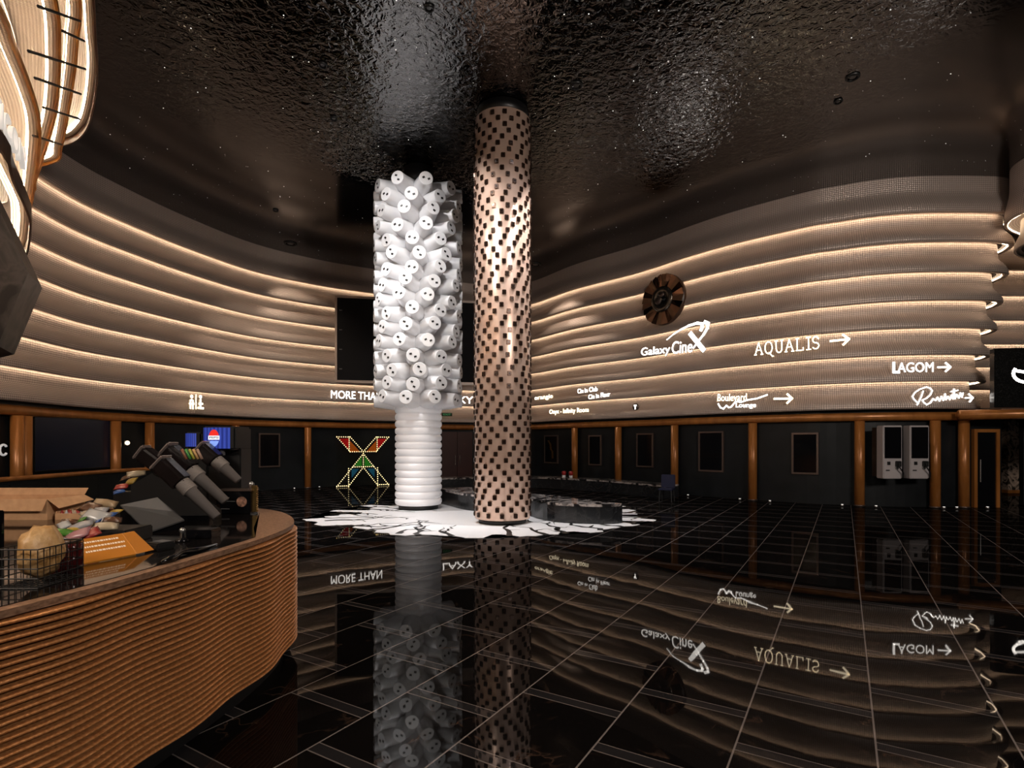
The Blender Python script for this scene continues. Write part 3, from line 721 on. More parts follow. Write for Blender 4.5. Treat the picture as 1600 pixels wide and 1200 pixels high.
# galaxy cinema logo
t, wd, mp = sign('white lit cinema logo with a sweeping swoosh below the round clock', 1002, 1103, 559, 549)
K = wd/101
def kx(px): return (px-1002)*K
obj('lettering', fit(text_bm('Galaxy'), 0, kx(1050), -.02, .40), SW, t); obj('lettering', fit(text_bm('Cine'), kx(1053), kx(1084), .02, .50), SW, t)
obj('x_mark', strokes([[(kx(1081), .72), (kx(1089), .45)], [(kx(1090), .42), (kx(1101), .05)]], .17, .06), SW, t)
sw_p = [(kx(1045), .60), (kx(1055), .78), (kx(1066), .92), (kx(1078), 1.03), (kx(1090), 1.08), (kx(1097), 1.03), (kx(1098), .92), (kx(1096), .80)]
bm = BM()
for i, (a, b) in enumerate(zip(sw_p, sw_p[1:])): strokes([[a, b]], .03+.09*min(i/5, 1), .06, bm)
sw2 = [(kx(1101), 1.08), (kx(1106), 1.0), (kx(1105), .84), (kx(1100), .62), (kx(1093), .40), (kx(1086), .16)]
for i, (a, b) in enumerate(zip(sw2, sw2[1:])): strokes([[a, b]], .13-.02*i, .06, bm)
obj('swoosh', bm, SW, t)
# AQUALIS (serif)
t, wd, mp = sign('lit serif lettering with a right arrow in the middle of the right wall', 1180, 1327, 555, 540)
g = {'A': [[(.05, 0), (.5, 1), (.95, 0)], [(.25, .38), (.75, .38)], [(-.05, 0), (.22, 0)], [(.75, 0), (1.05, 0)]],
     'Q': [arc(.5, .5, .45, .5, 0, 360, 20), [(.55, .1), (.95, -.25), (1.1, -.25)]],
     'U': [[(.15, 1), (.15, .35)]+arc(.5, .35, .35, .35, 180, 360, 10)+[(.85, 1)], [(0, 1), (.32, 1)], [(.7, 1), (1, 1)]],
     'L': [[(.2, 1), (.2, 0), (.9, 0), (.9, .22)], [(.05, 1), (.38, 1)], [(.05, 0), (.3, 0)]],
     'I': [[(.5, 0), (.5, 1)], [(.25, 0), (.75, 0)], [(.25, 1), (.75, 1)]],
     'S': [[(.85, .78)]+arc(.5, .75, .32, .25, 30, 270, 10)+arc(.5, .25, .36, .25, 90, -150, 10)]}
tw = wd*(1284-1180)/147; H_ = .40; adv = [('A', 1.15), ('Q', 1.2), ('U', 1.15), ('A', 1.15), ('L', .95), ('I', .75), ('S', .9)]; tot = sum(a for _, a in adv); x = 0; bm = BM()
for ch, a in adv:
    u = tw/tot; strokes([[(x+px_*u*.92, pz*H_) for px_, pz in P] for P in g[ch]], .030, .06, bm); x += a*u
obj('lettering', bm, SY, t)
ax0 = wd*(1300-1180)/147; obj('arrow', strokes([[(p[0]+ax0, p[1]+H_*.5) for p in P] for P in arrow(wd-ax0, .32)], .06), SY, t)
# LAGOM
t, wd, mp = sign('bold white lit capitals with arrow on the right wall', 1394, 1483, 582, 581)
K = wd/89; obj('lettering', fit(text_bm('LAGOM'), 0, 64*K, 0, .30), SW, t)
obj('lettering_outline', strokes([[(0.02, 0), (0.02, .3)], [(0.02, 0), (.17, 0)]], .07), SW, t)
obj('arrow', strokes([[(p[0]+70*K, p[1]+.14) for p in P] for P in arrow(19*K, .26)], .05), SW, t)
# script sign
t, wd, mp = sign('looping handwritten style lit sign with arrow at the right end of the wall', 1424, 1519, 634, 632)
K = wd/95; u = .0112*2
def S(pts): return [((px_-1424)*K, (634-py_)*.0202) for px_, py_ in pts]
scr = [S([(1441, 612), (1438, 620), (1434, 628), (1431, 633)]), S([(1433, 631), (1426, 624), (1424, 620), (1428, 614), (1436, 609), (1446, 606), (1452, 608), (1455, 612), (1452, 618), (1446, 623), (1439, 626), (1442, 630), (1446, 633), (1452, 630), (1456, 625)]),
       S([(1452, 630), (1456, 624), (1460, 627), (1463, 622), (1466, 628), (1469, 621), (1472, 627), (1475, 617), (1476, 626), (1479, 621), (1482, 626), (1485, 619), (1487, 625), (1489, 610), (1490, 625), (1493, 618), (1496, 624), (1499, 616), (1501, 623), (1503, 616)]),
       S([(1484, 614), (1495, 612)])]
obj('lettering', strokes(scr, .032), SW, t); obj('arrow', strokes(S([(1506, 624), (1518, 624)]) and [S([(1506, 624), (1518, 624)]), S([(1512, 618), (1518, 624), (1513, 630)])], .04), SW, t)
# lounge sign
t, wd, mp = sign('lit two line lounge sign with long W stroke and right arrow, above the wall panels', 1121, 1238, 638, 637)
K = wd/117; kz = mp
obj('lettering', fit(text_bm('Boulevard'), 0, 48*K, 11*kz, 22*kz), SY, t); obj('lettering', fit(text_bm('Lounge'), 31*K, 63*K, -1*kz, 8*kz), SW, t)
obj('w_stroke', strokes([[(2*K, 7*kz), (6*K, 1*kz), (11*K, -1*kz), (16*K, 4*kz), (20*K, 1*kz), (24*K, 2*kz), (31*K, 10*kz), (40*K, 9*kz), (50*K, 12*kz), (65*K, 14*kz), (80*K, 19*kz)]], .045), SW, t)
obj('arrow', strokes([[(p[0]+91*K, p[1]+13*kz) for p in P] for P in arrow(26*K, 13*kz)], .06), SY, t)
# small signs
def small(txt, x0, x1, yb, h, m_, lb, yB=None):
    t, wd, mp = sign(lb, x0, x1, yb, yB); obj('lettering', fit(text_bm(txt), 0, wd, 0, h*mp), m_, t); return t
small('orangie', 836, 864, 627, 8, SY, 'small warm lit word just right of the studded column')
small('Cin in Club', 903, 934, 615, 7, SW, 'upper of two small white lit words on the tiered wall', 611)
small('Cin in Fleur', 920, 954, 624, 7, SW, 'lower of two small white lit words on the tiered wall', 619)
small('Onyx - Infinity Room', 859, 920, 649, 9, SY, 'long warm lit line of small letters just above the beam', 646)
# badge
t, wd, mp = sign('small round lit badge left of the lounge sign', 989, 999, 636)
bm = BM(); lathe(bm, [(.15, 0), (.15, .05)], 20, mtx=rx, c=(wd/2, 0, 0)); obj('disc', bm, M['frame'], t, True)
obj('emblem', strokes([[(wd/2-.05, .06), (wd/2, .02), (wd/2+.05, .06)], [(wd/2, .04), (wd/2, -.09)]], .05, .07), SW, t)
# slogan: MORE THAN A GALAXY
cs = offset(C_main, .36)
t, wd, mp = sign('white lit slogan in capitals below the far screen', 517, 597, 622); t.location.z = 4.07
obj('lettering', fit(text_bm('MORE THAN'), 0, wd, 0, .36), SW, t)
t2, wd, mp = sign('x', 662, 739, 631); t2.location.z = 4.07
o = obj('lettering', fit(text_bm('GALAXY'), 0, wd, 0, .36), SW, t)
LRS = lambda q: Matrix.LocRotScale(q.location, q.rotation_euler, None)
o.matrix_parent_inverse = LRS(t).inverted() @ LRS(t2); bpy.data.objects.remove(t2)
# restroom sign
t, wd, mp = sign('bright restroom symbols sign on the left wall', 292, 320, 638)
obj('symbol', strokes([[(.10, .0), (.10, .30)], [(.2, 0), (.2, .30)], [(.15, .30), (.15, .33)], [(.06, .18), (.24, .18)]], .055, .06), SY, t)
bm = BM(); lathe(bm, [(.06, 0), (.06, .06)], 14, mtx=rx, c=(.15, .44, 0)); obj('symbol', bm, SY, t)
obj('divider', strokes([[(.33, 0), (.33, .52)]], .03), SY, t)
obj('symbol', strokes([[(.52, .10), (.52, .35)], [(.42, .04), (.64, .04)], [(.46, .2), (.6, .2)]], .07, .06), SY, t)
bm = BM(); lathe(bm, [(.06, 0), (.06, .06)], 14, mtx=rx, c=(.52, .46, 0)); obj('symbol', bm, SY, t)
# exit sign
t, wd, mp = sign('small dark green exit sign half hidden behind the white column', 690, 706, 650)
bm = BM(); box(bm, 0, wd, -.05, 0, 0, .16); obj('box', bm, mat('green_sign', (.005, .03, .012), .4), t)
obj('lettering', fit(text_bm('EXIT'), .08, wd-.08, .04, .12, .12), mat('green_glow', (.1, .5, .2), emit=(.1, 1, .3), es=.12), t)

# ------------------------------------------------------------------ right end: sign box, door, marble column, lit poster
t = empty('illuminated_sign', (16.2, 16.0, 3.06), (0, 0, -.2)); tag(t, 'black sign box with white curved emblem at the right edge', 'sign')
bm = BM(); box(bm, -1.95, 2.6, -.1, .1, 0, 1.75); obj('box', bm, marble('black_speckled', (.004, .004, .004), (.05, .05, .05), 14, .2, .01), t)
obj('emblem', strokes([arc(-1.15, 1.0, .32, .26, 150, 390, 16), [(-1.42, 1.08), (-1.0, 1.0), (-.85, 1.12)]], .08, .12), SW, t)
o, wd, Y = wall_frame_empty('door_1', 1520, 1560, 690, .06); o.location.z = 0; struct(o, 'narrow bronze framed glass door at the right')
bm = BM(); box(bm, -wd/2, -wd/2+.1, -.06, .06, 0, 2.45); box(bm, wd/2-.1, wd/2, -.06, .06, 0, 2.45); box(bm, -wd/2+.1, wd/2-.1, -.06, .06, 2.35, 2.45); obj('door_frame', bm, M['wood'], o)
bm = BM(); box(bm, -wd/2+.1, wd/2-.1, -.02, .02, 0, 2.35); obj('door_glass', bm, M['black'], o)
bm = BM(); tube(bm, [(-wd/2+.18, -.07, .8), (-wd/2+.18, -.07, 1.5)], .02, 8); obj('door_handle', bm, M['steel'], o)
p = Wp(1576, 765, 22.5); t = empty('column', (p.x, p.y, 0)); tag(t, 'square veined marble column in the passage at the right edge', 'column')
bm = BM(); box(bm, -.22, .22, -.22, .22, 0, 3.1); obj('shaft', bm, marble('striped_marble', (.03, .025, .02), (.5, .38, .3), 2.5, .15, .12), t)
bm = BM(); box(bm, -.3, .3, -.3, .3, 0, .12); obj('base', bm, M['wood'], t)
p = Wp(1600, 730, 17.5); t = empty('display_screen', (p.x+.42, p.y, 0)); tag(t, 'tall lit poster screen cut off by the right edge of the picture', 'screen')
bm = BM(); box(bm, -.5, .5, -.06, .06, .05, 2.5); obj('case', bm, M['blackm'], t)
bm = BM(); box(bm, -.46, .46, -.065, -.06, .1, 2.44); obj('screen', bm, noisy(mat('lit_poster', (.5, .55, .7), .3, emit=(.6, .7, 1), es=.35), (.1, .1, .15), (.8, .8, .9), 9, 4), t)

# kiosks
for i, (xl, lb) in enumerate(((1380, 'left pale grey ticket kiosk on the dark wall'), (1422, 'right pale grey ticket kiosk, next to a bronze pillar'))):
    Y0 = 16.75; x0 = (xl-800)/F*Y0; wd = 30/F*Y0
    t = empty('ticket_kiosk', (x0, Y0, .93)); tag(t, lb, 'kiosk', 'pair of ticket kiosks'); H_ = 1.62
    bm = BM(); box(bm, 0, wd, 0, .32, 0, H_, bev=.02); obj('body', bm, M['kiosk'], t)
    bm = BM(); box(bm, -.0, wd, .32, .52, .05, H_-.05); obj('wall_mount', bm, M['blackm'], t)
    bm = BM(); box(bm, .04, wd-.04, -.012, .01, .62, H_-.05); obj('touch_screen', bm, M['black'], t)
    bm = BM(); box(bm, .12, .21, -.02, .01, .42, .52); obj('scanner', bm, M['blackm'], t)
    bm = BM(); box(bm, .08, .19, -.02, .01, .24, .27); obj('ticket_slot', bm, M['blackm'], t)
    bm = BM(); box(bm, .36, .50, -.10, .01, .36, .54, bev=.015); cr = obj('card_reader', bm, M['blackm'], t)
    bm = BM(); tube(bm, [(.42, -.11, .46), (.38, -.14, .38), (.45, -.14, .28), (.54, -.1, .18), (.56, -.06, .02)], .018, 8); obj('cable', bm, M['blackm'], cr)
    bm = BM(); lathe(bm, [(.05, 0), (.05, .05)], 14, mtx=rx, c=(.40, .34, 0)); obj('lock', bm, M['steel'], t)

# ------------------------------------------------------------------ concession counter
CH_T = 1.25
CP = [(-2.9, -.8), (-2.75, .2), (-2.52, 1.5), (-2.32, 2.4), (-2.18, 2.95), (-2.08, 3.6), (-2.0, 4.3), (-2.0, 4.85), (-2.10, 5.3), (-2.32, 5.75), (-2.62, 6.15), (-3.0, 6.42), (-3.6, 6.52), (-4.6, 6.55), (-6.2, 6.55)]
CC = catmull(CP, .05); s = 0; CW = []
Nn = normals2(CC)
for i, (c, n) in enumerate(zip(CC, Nn)):
    if i: s += (c-CC[i-1]).length
    am = .018*math.sin(s*2*math.pi/.85)*min(1, s/1.5)
    CW.append(Vector((c.x+n.x*am, c.y+n.y*am)))
cnt = empty('counter', (-3.6, 3.5, 0)); tag(cnt, 'long curved concession counter clad in horizontal copper ribs, front left', 'counter')
M['copper'] = noisy(mat('twisted_copper_rib', rough=.36, metal=.55), (.46, .18, .055), (.78, .37, .15), 60, 2, bump=.12, dist=.003)
prof = []; nrib = 28; za, zb = .15, 1.21; h = (zb-za)/nrib
for i in range(nrib):
    z = zb-i*h
    for t_, d in ((0, -.045), (.36, -.045), (.38, -.008), (.46, .006), (.60, .014), (.76, .014), (.90, .006), (.99, -.008)): prof.append((d, z-t_*h))
prof.append((-.016, za)); prof.append((-.08, za))
bm = BM(); sweep(bm, CW, prof); rc_ = put(obj('ribbed_cladding', bm, [M['copper'], M['blackm']], smooth=False), cnt)
for p_ in rc_.data.polygons:
    p_.material_index = 1 if p_.index % (len(prof)-1) % 8 in (0, 7) else 0
    p_.use_smooth = p_.material_index == 0
bm = BM(); sweep(bm, offset(CC, -.10), [(-.03, 1.2), (0, 1.2), (0, 0.0), (-.03, 0.0)]); put(obj('plinth', bm, M['blackm']), cnt)
M['woven'] = noisy(mat('brown_woven_top', rough=.5, metal=.3), (.16, .085, .05), (.36, .21, .13), 70, 3, bump=.3, dist=.004, stretch=(1, .35, 1))
def slab(C, z0, z1, extra):
    bm = BM(); P = [(c.x, c.y) for c in C]+extra
    a = [bm.verts.new((x, y, z1)) for x, y in P]; b = [bm.verts.new((x, y, z0)) for x, y in P]
    bm.faces.new(a); bm.faces.new(b[::-1])
    for i in range(len(P)):
        j = (i+1) % len(P); bm.faces.new((b[i], b[j], a[j], a[i]))
    bmesh.ops.triangulate(bm, faces=[f for f in bm.faces if len(f.verts) > 4]); bmesh.ops.recalc_face_normals(bm, faces=bm.faces[:]); return bm
put(obj('counter_top', slab(offset(CC, .0), 1.21, CH_T-.004, [(-6.2, -.8)]), M['woven']), cnt)
inner = [c for c in offset(CC, -.07) if c.y < 4.45 and c.x > -3.2]
put(obj('glossy_inset', slab(inner, 1.24, CH_T, [(-2.3, 4.9), (-2.75, 6.0), (-3.05, 6.28), (-6.1, 6.35), (-6.1, -.7)]), mat('gloss_black_top', (.006, .005, .005), .06)), cnt)

def CT(px, py, z=CH_T): Y = (CH-z)*F/(py-HZ); return Vector(((px-800)/F*Y, Y, z))
# display case
c0 = CT(338, 803); x1 = (391-800)/F*c0.y
t = empty('display_box', (c0.x, c0.y, CH_T)); tag(t, 'black display box with round picture panel at the counter end', 'box')
wd = x1-c0.x; bm = BM(); box(bm, 0, wd, 0, .18, 0, .24, bev=.006); obj('body', bm, M['black'], t)
bm = BM(); box(bm, -.01, wd+.01, -.012, .19, .24, .26, bev=.006); obj('lid', bm, M['frame'], t)
bm = BM(); box(bm, wd, wd+.05, .03, .06, .02, .30); [box(bm, wd+.05, wd+.06, .03, .06, .03+k*.024, .042+k*.024) for k in range(11)]; obj('film_strip', bm, M['gold'], t)
bm = BM(); lathe(bm, [(.055, 0), (.055, .004)], 20, mtx=Matrix.Translation((wd*.75, -.001, .13)) @ rx); obj('picture', bm, noisy(mat('round_picture', rough=.4), (.05, .02, .01), (.45, .25, .18), 25, 3), t)
bm = BM(); [box(bm, .05, .05+l, -.004, 0, z, z+.008) for l, z in ((.09, .17), (.15, .13), (.07, .15), (.09, .05))]; obj('print_line', bm, M['grey'], t)
bm = BM(); lathe(bm, [(.02, 0), (.02, .03), (.03, .04), (.03, .06), (.01, .08)], 12, c=(wd*.9, .1, .26)); obj('finial', bm, M['steel'], t, True)
bm = BM(); box(bm, wd+.03, wd+.05, -.02, .0, 0, .0+.01); bm.free()

# fountain machines
def fountain(x0, x1, ytop, ybot, Y, lb, big):
    X0, X1 = (x0-800)/F*Y, (x1-800)/F*Y; zt = CH+(HZ-ytop)/F*Y; zb_ = CH+(HZ-ybot)/F*Y; wd = X1-X0
    t = empty('drinks_fountain', (X0, Y, CH_T)); tag(t, lb, 'drinks machine', 'fountain machines')
    bm = BM(); box(bm, 0, wd+.04, .12, .38, 0, zb_-CH_T+.02, bev=.01); obj('body', bm, M['blackm'], t)
    bm = BM(); box(bm, 0, wd+.04, .0, .38, zb_-CH_T, zt-CH_T, bev=.02); obj('head', bm, M['blackm'], t)
    z0, z1 = zb_-CH_T+.015, zt-CH_T-.015; n = 14; bm = BM(); a = []
    for i in range(n+1):
        x = .015+(wd-.03)*i/n; y = -.004-.035*math.sin(math.pi*i/n); a.append((bm.verts.new((x, y, z0)), bm.verts.new((x, y, z1))))
    for i in range(n):
        f = bm.faces.new((a[i][0], a[i+1][0], a[i+1][1], a[i][1])); f.material_index = i % 2
    hd = [c for c in t.children if c.name.startswith('head')][0]
    obj('lit_panel', bm, [mat('blue_lit', (.02, .04, .3), .3, emit=(.02, .035, .25), es=.4), mat('blue_lit_pale', (.04, .08, .45), .3, emit=(.04, .07, .45), es=.45)], hd)
    if big:
        cx, cz, r = wd*.47, (z0+z1)/2, (z1-z0)*.40
        def cap(a0, a1, m_, nm):
            bm = BM(); P = arc(cx, cz, r*.62, r, a0, a1, 14); v = [bm.verts.new((x, -.045, z)) for x, z in P]; bm.faces.new(v); obj(nm, bm, m_, hd)
        cap(20, 170, mat('logo_red', (.6, .02, .02), .3, emit=(.9, .03, .02), es=.7), 'logo_top')
        bm = BM(); box(bm, cx-r*.66, cx+r*.66, -.047, -.045, cz-r*.2, cz+r*.28); obj('logo_band', bm, mat('logo_white', (.8, .8, .85), .3, emit=(.85, .88, 1), es=.8), hd)
        cap(200, 340, mat('logo_blue', (.2, .35, .8), .3, emit=(.25, .4, 1), es=.7), 'logo_bottom')
        obj('lettering', fit(text_bm('PEPSI'), cx-r*.5, cx+r*.55, cz-r*.06, cz+r*.18, .002), M['black'], hd).location = (0, -.049, 0)
    bm = BM(); [box(bm, wd*.15+k*.07, wd*.15+k*.07+.03, .02, .07, zb_-CH_T-.06, zb_-CH_T) for k in range(3)]; obj('nozzle', bm, M['grey'], t)
    bm = BM(); box(bm, 0, wd+.04, .0, .14, 0, .04); obj('drip_tray', bm, M['steel'], t)
fountain(316, 362, 666, 703, 6.08, 'drinks fountain with large backlit blue header and round emblem', True)
fountain(288, 309, 675, 700, 6.12, 'smaller drinks fountain with blue header, left of the large one', False)

# cup dispensers
cdm = {}
def dispenser(x0, y0, x1, y1, Y, wpx, lb, cups):
    A = Wp(x0, y0, Y); B = Wp(x1, y1, Y); d = B-A; l = d.length; ang = math.atan2(d.z, d.x); wd = wpx/F*Y
    t = empty('cup_dispenser', A, (0, -ang, 0)); tag(t, lb, 'cup dispenser', 'slanted cup dispensers on the counter')
    bm = BM(); box(bm, 0, l, -wd/2, wd/2, -wd/2, wd/2, bev=wd*.18); obj('tube', bm, mat('dispenser_dark', (.008, .005, .005), .25), t)
    bm = BM(); box(bm, -.012, .012, -wd*.53, wd*.53, -wd*.53, wd*.53, bev=wd*.1); obj('rim', bm, mat('dispenser_rim', (.30, .24, .22), .3, .3), t)
    if cups:
        rt = Matrix.Rotation(math.pi/2, 4, 'Y'); P = []; z = 0; r = wd*.44
        for k in range(9): P += [(r, z), (r*1.02, z+.006), (r*.96, z+.010)]; z += .013
        P += [(r*.80, z), (r*.58, z+cups)]
        bm = BM(); lathe(bm, P, 22, mtx=Matrix.Translation((l-.02, 0, 0)) @ rt); obj('cup_stack', bm, M['cup'], t, True)
dispenser(222, 706, 262, 736, 5.47, 24, 'leftmost slanted dark cup dispenser, empty', 0)
dispenser(262, 702, 301, 737, 5.72, 27, 'middle slanted cup dispenser with pale cups below the blue header', .36)
dispenser(251, 722, 287, 757, 5.22, 27, 'front slanted cup dispenser with pale cups, lowest of the row', .34)
dispenser(314, 699, 340, 722, 5.93, 24, 'right slanted cup dispenser with pale cups under the fountain', .20)
t = empty('dispenser_stand', (Wp(262, 760, 5.5).x, 5.55, CH_T)); tag(t, 'dark stand holding the slanted cup dispensers', 'stand')
bm = BM(); pts = [(-.42, 0), (.62, 0), (.62, .10), (.30, .32), (-.15, .60), (-.42, .45)]
f_ = [bm.verts.new((x, -.16, z)) for x, z in pts]; b_ = [bm.verts.new((x, .1, z)) for x, z in pts]; bm.faces.new(f_); bm.faces.new(b_[::-1])
for i in range(6): bm.faces.new((f_[i], b_[i], b_[(i+1) % 6], f_[(i+1) % 6]))
bm.transform(Matrix.Scale(.76, 4)); obj('body', bm, M['blackm'], t)
bm = BM(); box(bm, .15, .5, -.20, -.135, .0, .05); obj('base_foot', bm, M['black'], t)
# straws row
for k, c in enumerate(((.25, .10, .05), (.05, .25, .05), (.35, .35, .05), (.5, .3, .12), (.35, .22, .16))):
    p = Wp(284+k*6, 702, 5.6); bm = BM(); tube(bm, [(0, 0, 0), (.05, 0, -.10)], .014, 8)
    o = obj('straw_pack', bm, mat('straw_%d' % k, c, .4), None, True, p); tag(o, '%s wrapped straw pack between the dispensers' % ('brown', 'green', 'yellow', 'orange', 'tan')[k], 'straws', 'straw packs between the dispensers')

# tilted display wedge
def poly_obj(name, faces, m, parent=None):
    bm = BM(); key = {}
    def vv(p):
        k = tuple(round(q, 5) for q in p)
        if k not in key: key[k] = bm.verts.new(p)
        return key[k]
    for f in faces: bm.faces.new([vv(p) for p in f])
    bmesh.ops.recalc_face_normals(bm, faces=bm.faces[:]); return obj(name, bm, m, parent)
A_, B_, C_, D_ = Wp(188, 789, 4.75), Wp(246, 777, 5.05), Wp(288, 812, 4.85), Wp(232, 831, 4.55)
M_ = Wp(270, 799, 4.95)
dn = lambda p: Vector((p.x, p.y, CH_T))
t = empty('tablet_stand', (A_+C_)/2*1.0); t.location.z = CH_T; tag(t, 'grey tilted tablet screen on a black wedge stand', 'tablet')
def rel(*ps): return [p-t.location for p in ps]
poly_obj('screen', [rel(A_, D_, C_, M_), rel(A_+Vector((0,0,-.012)), D_+Vector((0,0,-.012)), C_+Vector((0,0,-.012)), M_+Vector((0,0,-.012))), rel(A_, D_, D_+Vector((0,0,-.012)), A_+Vector((0,0,-.012))), rel(D_, C_, C_+Vector((0,0,-.012)), D_+Vector((0,0,-.012)))], mat('tablet_grey', (.05, .05, .052), .3), t)
poly_obj('back_panel', [rel(A_, M_, B_), rel(M_, C_, B_)], mat('tablet_silver', (.20, .20, .205), .25, .4), t)
z_ = Vector((0, 0, -.02))
poly_obj('stand', [rel(A_+z_, D_+z_, dn(D_)), rel(A_+z_, dn(D_), dn(A_)), rel(D_+z_, C_+z_, dn(C_)), rel(D_+z_, dn(C_), dn(D_)), rel(B_+z_, A_+z_, dn(A_), dn(B_)), rel(C_+z_, B_+z_, dn(B_), dn(C_))], M['black'], t)

# amber acrylic sign
BR, BL = CT(213, 868), CT(127, 884); up_ = Vector((-.17, .10, .12)); TL, TR = BL+up_, BR+up_; BL, BR, TL, TR = [q+Vector((0, 0, .012)) for q in (BL, BR, TL, TR)]
t = empty('counter_sign', (BL+BR)/2); tag(t, 'amber acrylic notice with three pale text lines on the counter front', 'sign')
nrm = (BR-BL).cross(TL-BL).normalized()*.012
fr = rel(BL, BR, TR, TL); bk = rel(BL-nrm, BR-nrm, TR-nrm, TL-nrm)
def box8(fr, bk): return [fr, bk]+[[fr[i], fr[(i+1) % 4], bk[(i+1) % 4], bk[i]] for i in range(4)]
poly_obj('panel', box8(fr, bk), M['amber'], t)
u1, v1 = (BR-BL), (TL-BL); bm = BM(); ra = random.Random(9)
for row, (a0, a1) in enumerate(((.25, .85), (.10, .95), (.18, .90))):
    x = a0; yv = .78-row*.20
    while x < a1:
        w_ = ra.uniform(.02, .06); P = [BL+u1*x+v1*yv, BL+u1*(x+w_)+v1*yv, BL+u1*(x+w_)+v1*(yv+.07), BL+u1*x+v1*(yv+.07)]
        bm.faces.new([bm.verts.new(q-t.location+nrm*.15) for q in P]); x += w_+.012
obj('print_line', bm, mat('pale_print', (.75, .6, .45), .5, emit=(1, .8, .6), es=.15), t)
poly_obj('side_panel', box8(rel(BR, BR+Vector((.02,.14,0)), TR+Vector((.01,.10,0)), TR), rel(*[q+Vector((.008,0,0)) for q in (BR, BR+Vector((.02,.14,0)), TR+Vector((.01,.10,0)), TR)])), M['amber'], t)

# cardboard box
t = empty('cardboard_box', (-5.0, 5.55, CH_T)); tag(t, 'open brown cardboard box at the left end of the counter', 'box')
bx0, bx1, by0, by1, hb = -.55, .44, -.15, .32, .20
for nm, q in (('side', (bx0, bx1, by0, by0+.01, 0, hb)), ('side', (bx0, bx1, by1, by1+.01, 0, hb)), ('side', (bx0, bx0+.01, by0+.01, by1, 0, hb)), ('side', (bx1-.01, bx1, by0+.01, by1, 0, hb)), ('bottom', (bx0+.01, bx1-.01, by0+.01, by1, 0, .01))):
    bm = BM(); box(bm, *q); obj(nm, bm, M['card'], t)
for a, b, c, d in (((bx0, by1, hb), (bx1, by1, hb), (bx1+.02, by1+.03, hb+.07), (bx0-.02, by1+.03, hb+.07)), ((bx1, by0, hb), (bx1, by1, hb), (bx1+.10, by1, hb-.05), (bx1+.10, by0+.02, hb-.09)), ((bx0, by0, hb), (bx1, by0, hb), (bx1-.02, by0-.04, hb-.11), (bx0, by0-.04, hb-.11))):
    up = Vector((0, 0, .006)); fr = [Vector(q) for q in (a, b, c, d)]; poly_obj('flap', box8(fr, [q+up for q in fr]), M['card'], t)
# snack tray
p = CT(86, 812); t = empty('snack_tray', p); tag(t, 'low cardboard tray of red and white snacks beside the cardboard box', 'tray')
bm = BM(); box(bm, 0, .28, 0, .01, 0, .06); box(bm, 0, .28, .2, .21, 0, .09); box(bm, 0, .01, .01, .2, 0, .08); box(bm, .27, .28, .01, .2, 0, .08); box(bm, .01, .27, .01, .2, 0, .01); obj('tray', bm, M['card'], t)
cols = {'red': (.5, .05, .04), 'white': (.7, .7, .7), 'green': (.12, .35, .05), 'blue': (.04, .12, .4), 'tan': (.5, .35, .2), 'silver': (.5, .5, .52), 'pink': (.55, .25, .28), 'yellow': (.6, .4, .06), 'brown': (.16, .07, .035), 'cream': (.7, .58, .4)}
cm = {k: mat('wrapper_'+k, tuple(q*.55 for q in v_), .25, spec=.7) for k, v_ in cols.items()}
def packet(px, py, Y, c, sz, lb, grp, asp=.65, tilt=.5):
    bm = BM(); nx, ny = 8, 6; V = []
    for sgn_ in (1, -1):
        g_ = [[bm.verts.new(((i/nx-.5)*sz, (j/ny-.5)*sz*asp, sgn_*sz*.16*(math.sin(math.pi*i/nx)*math.sin(math.pi*j/ny))**.6+rp.uniform(-1, 1)*sz*.012)) if 0 < i < nx and 0 < j < ny or sgn_ > 0 else V[0][j][i] for i in range(nx+1)] for j in range(ny+1)]
        V.append(g_)
        for j in range(ny):
            for i in range(nx):
                q = (g_[j][i], g_[j][i+1], g_[j+1][i+1], g_[j+1][i]); bm.faces.new(q if sgn_ > 0 else q[::-1])
    p = Wp(px, py, Y); o = obj('snack_packet', bm, cm[c], None, True, p); o.rotation_euler = (rp.uniform(.2, tilt+.3), rp.uniform(-.4, .4), rp.uniform(-.8, .8))
    lo = min((o.rotation_euler.to_matrix() @ v.co).z for v in o.data.vertices)
    tag(o, lb, 'snack packet', grp); return o
rp = random.Random(21)
for k in range(12):
    c = ('red', 'white', 'red', 'cream')[k % 4]
    x = p.x+.03+(k % 6)*.042; y = p.y+.05+(k//6)*.08
    bm = BM(); lathe(bm, [(.014, 0), (.017, .03), (.006, .075)], 8); o = obj('snack_tub', bm, cm[c], None, True, (x, y, CH_T+.012))
    tag(o, '%s wrapped snack standing in the cardboard tray, %s row' % (c, 'front' if k < 6 else 'back'), 'snack', 'snacks in the cardboard tray')
GR = 'snack packets heaped on the counter'
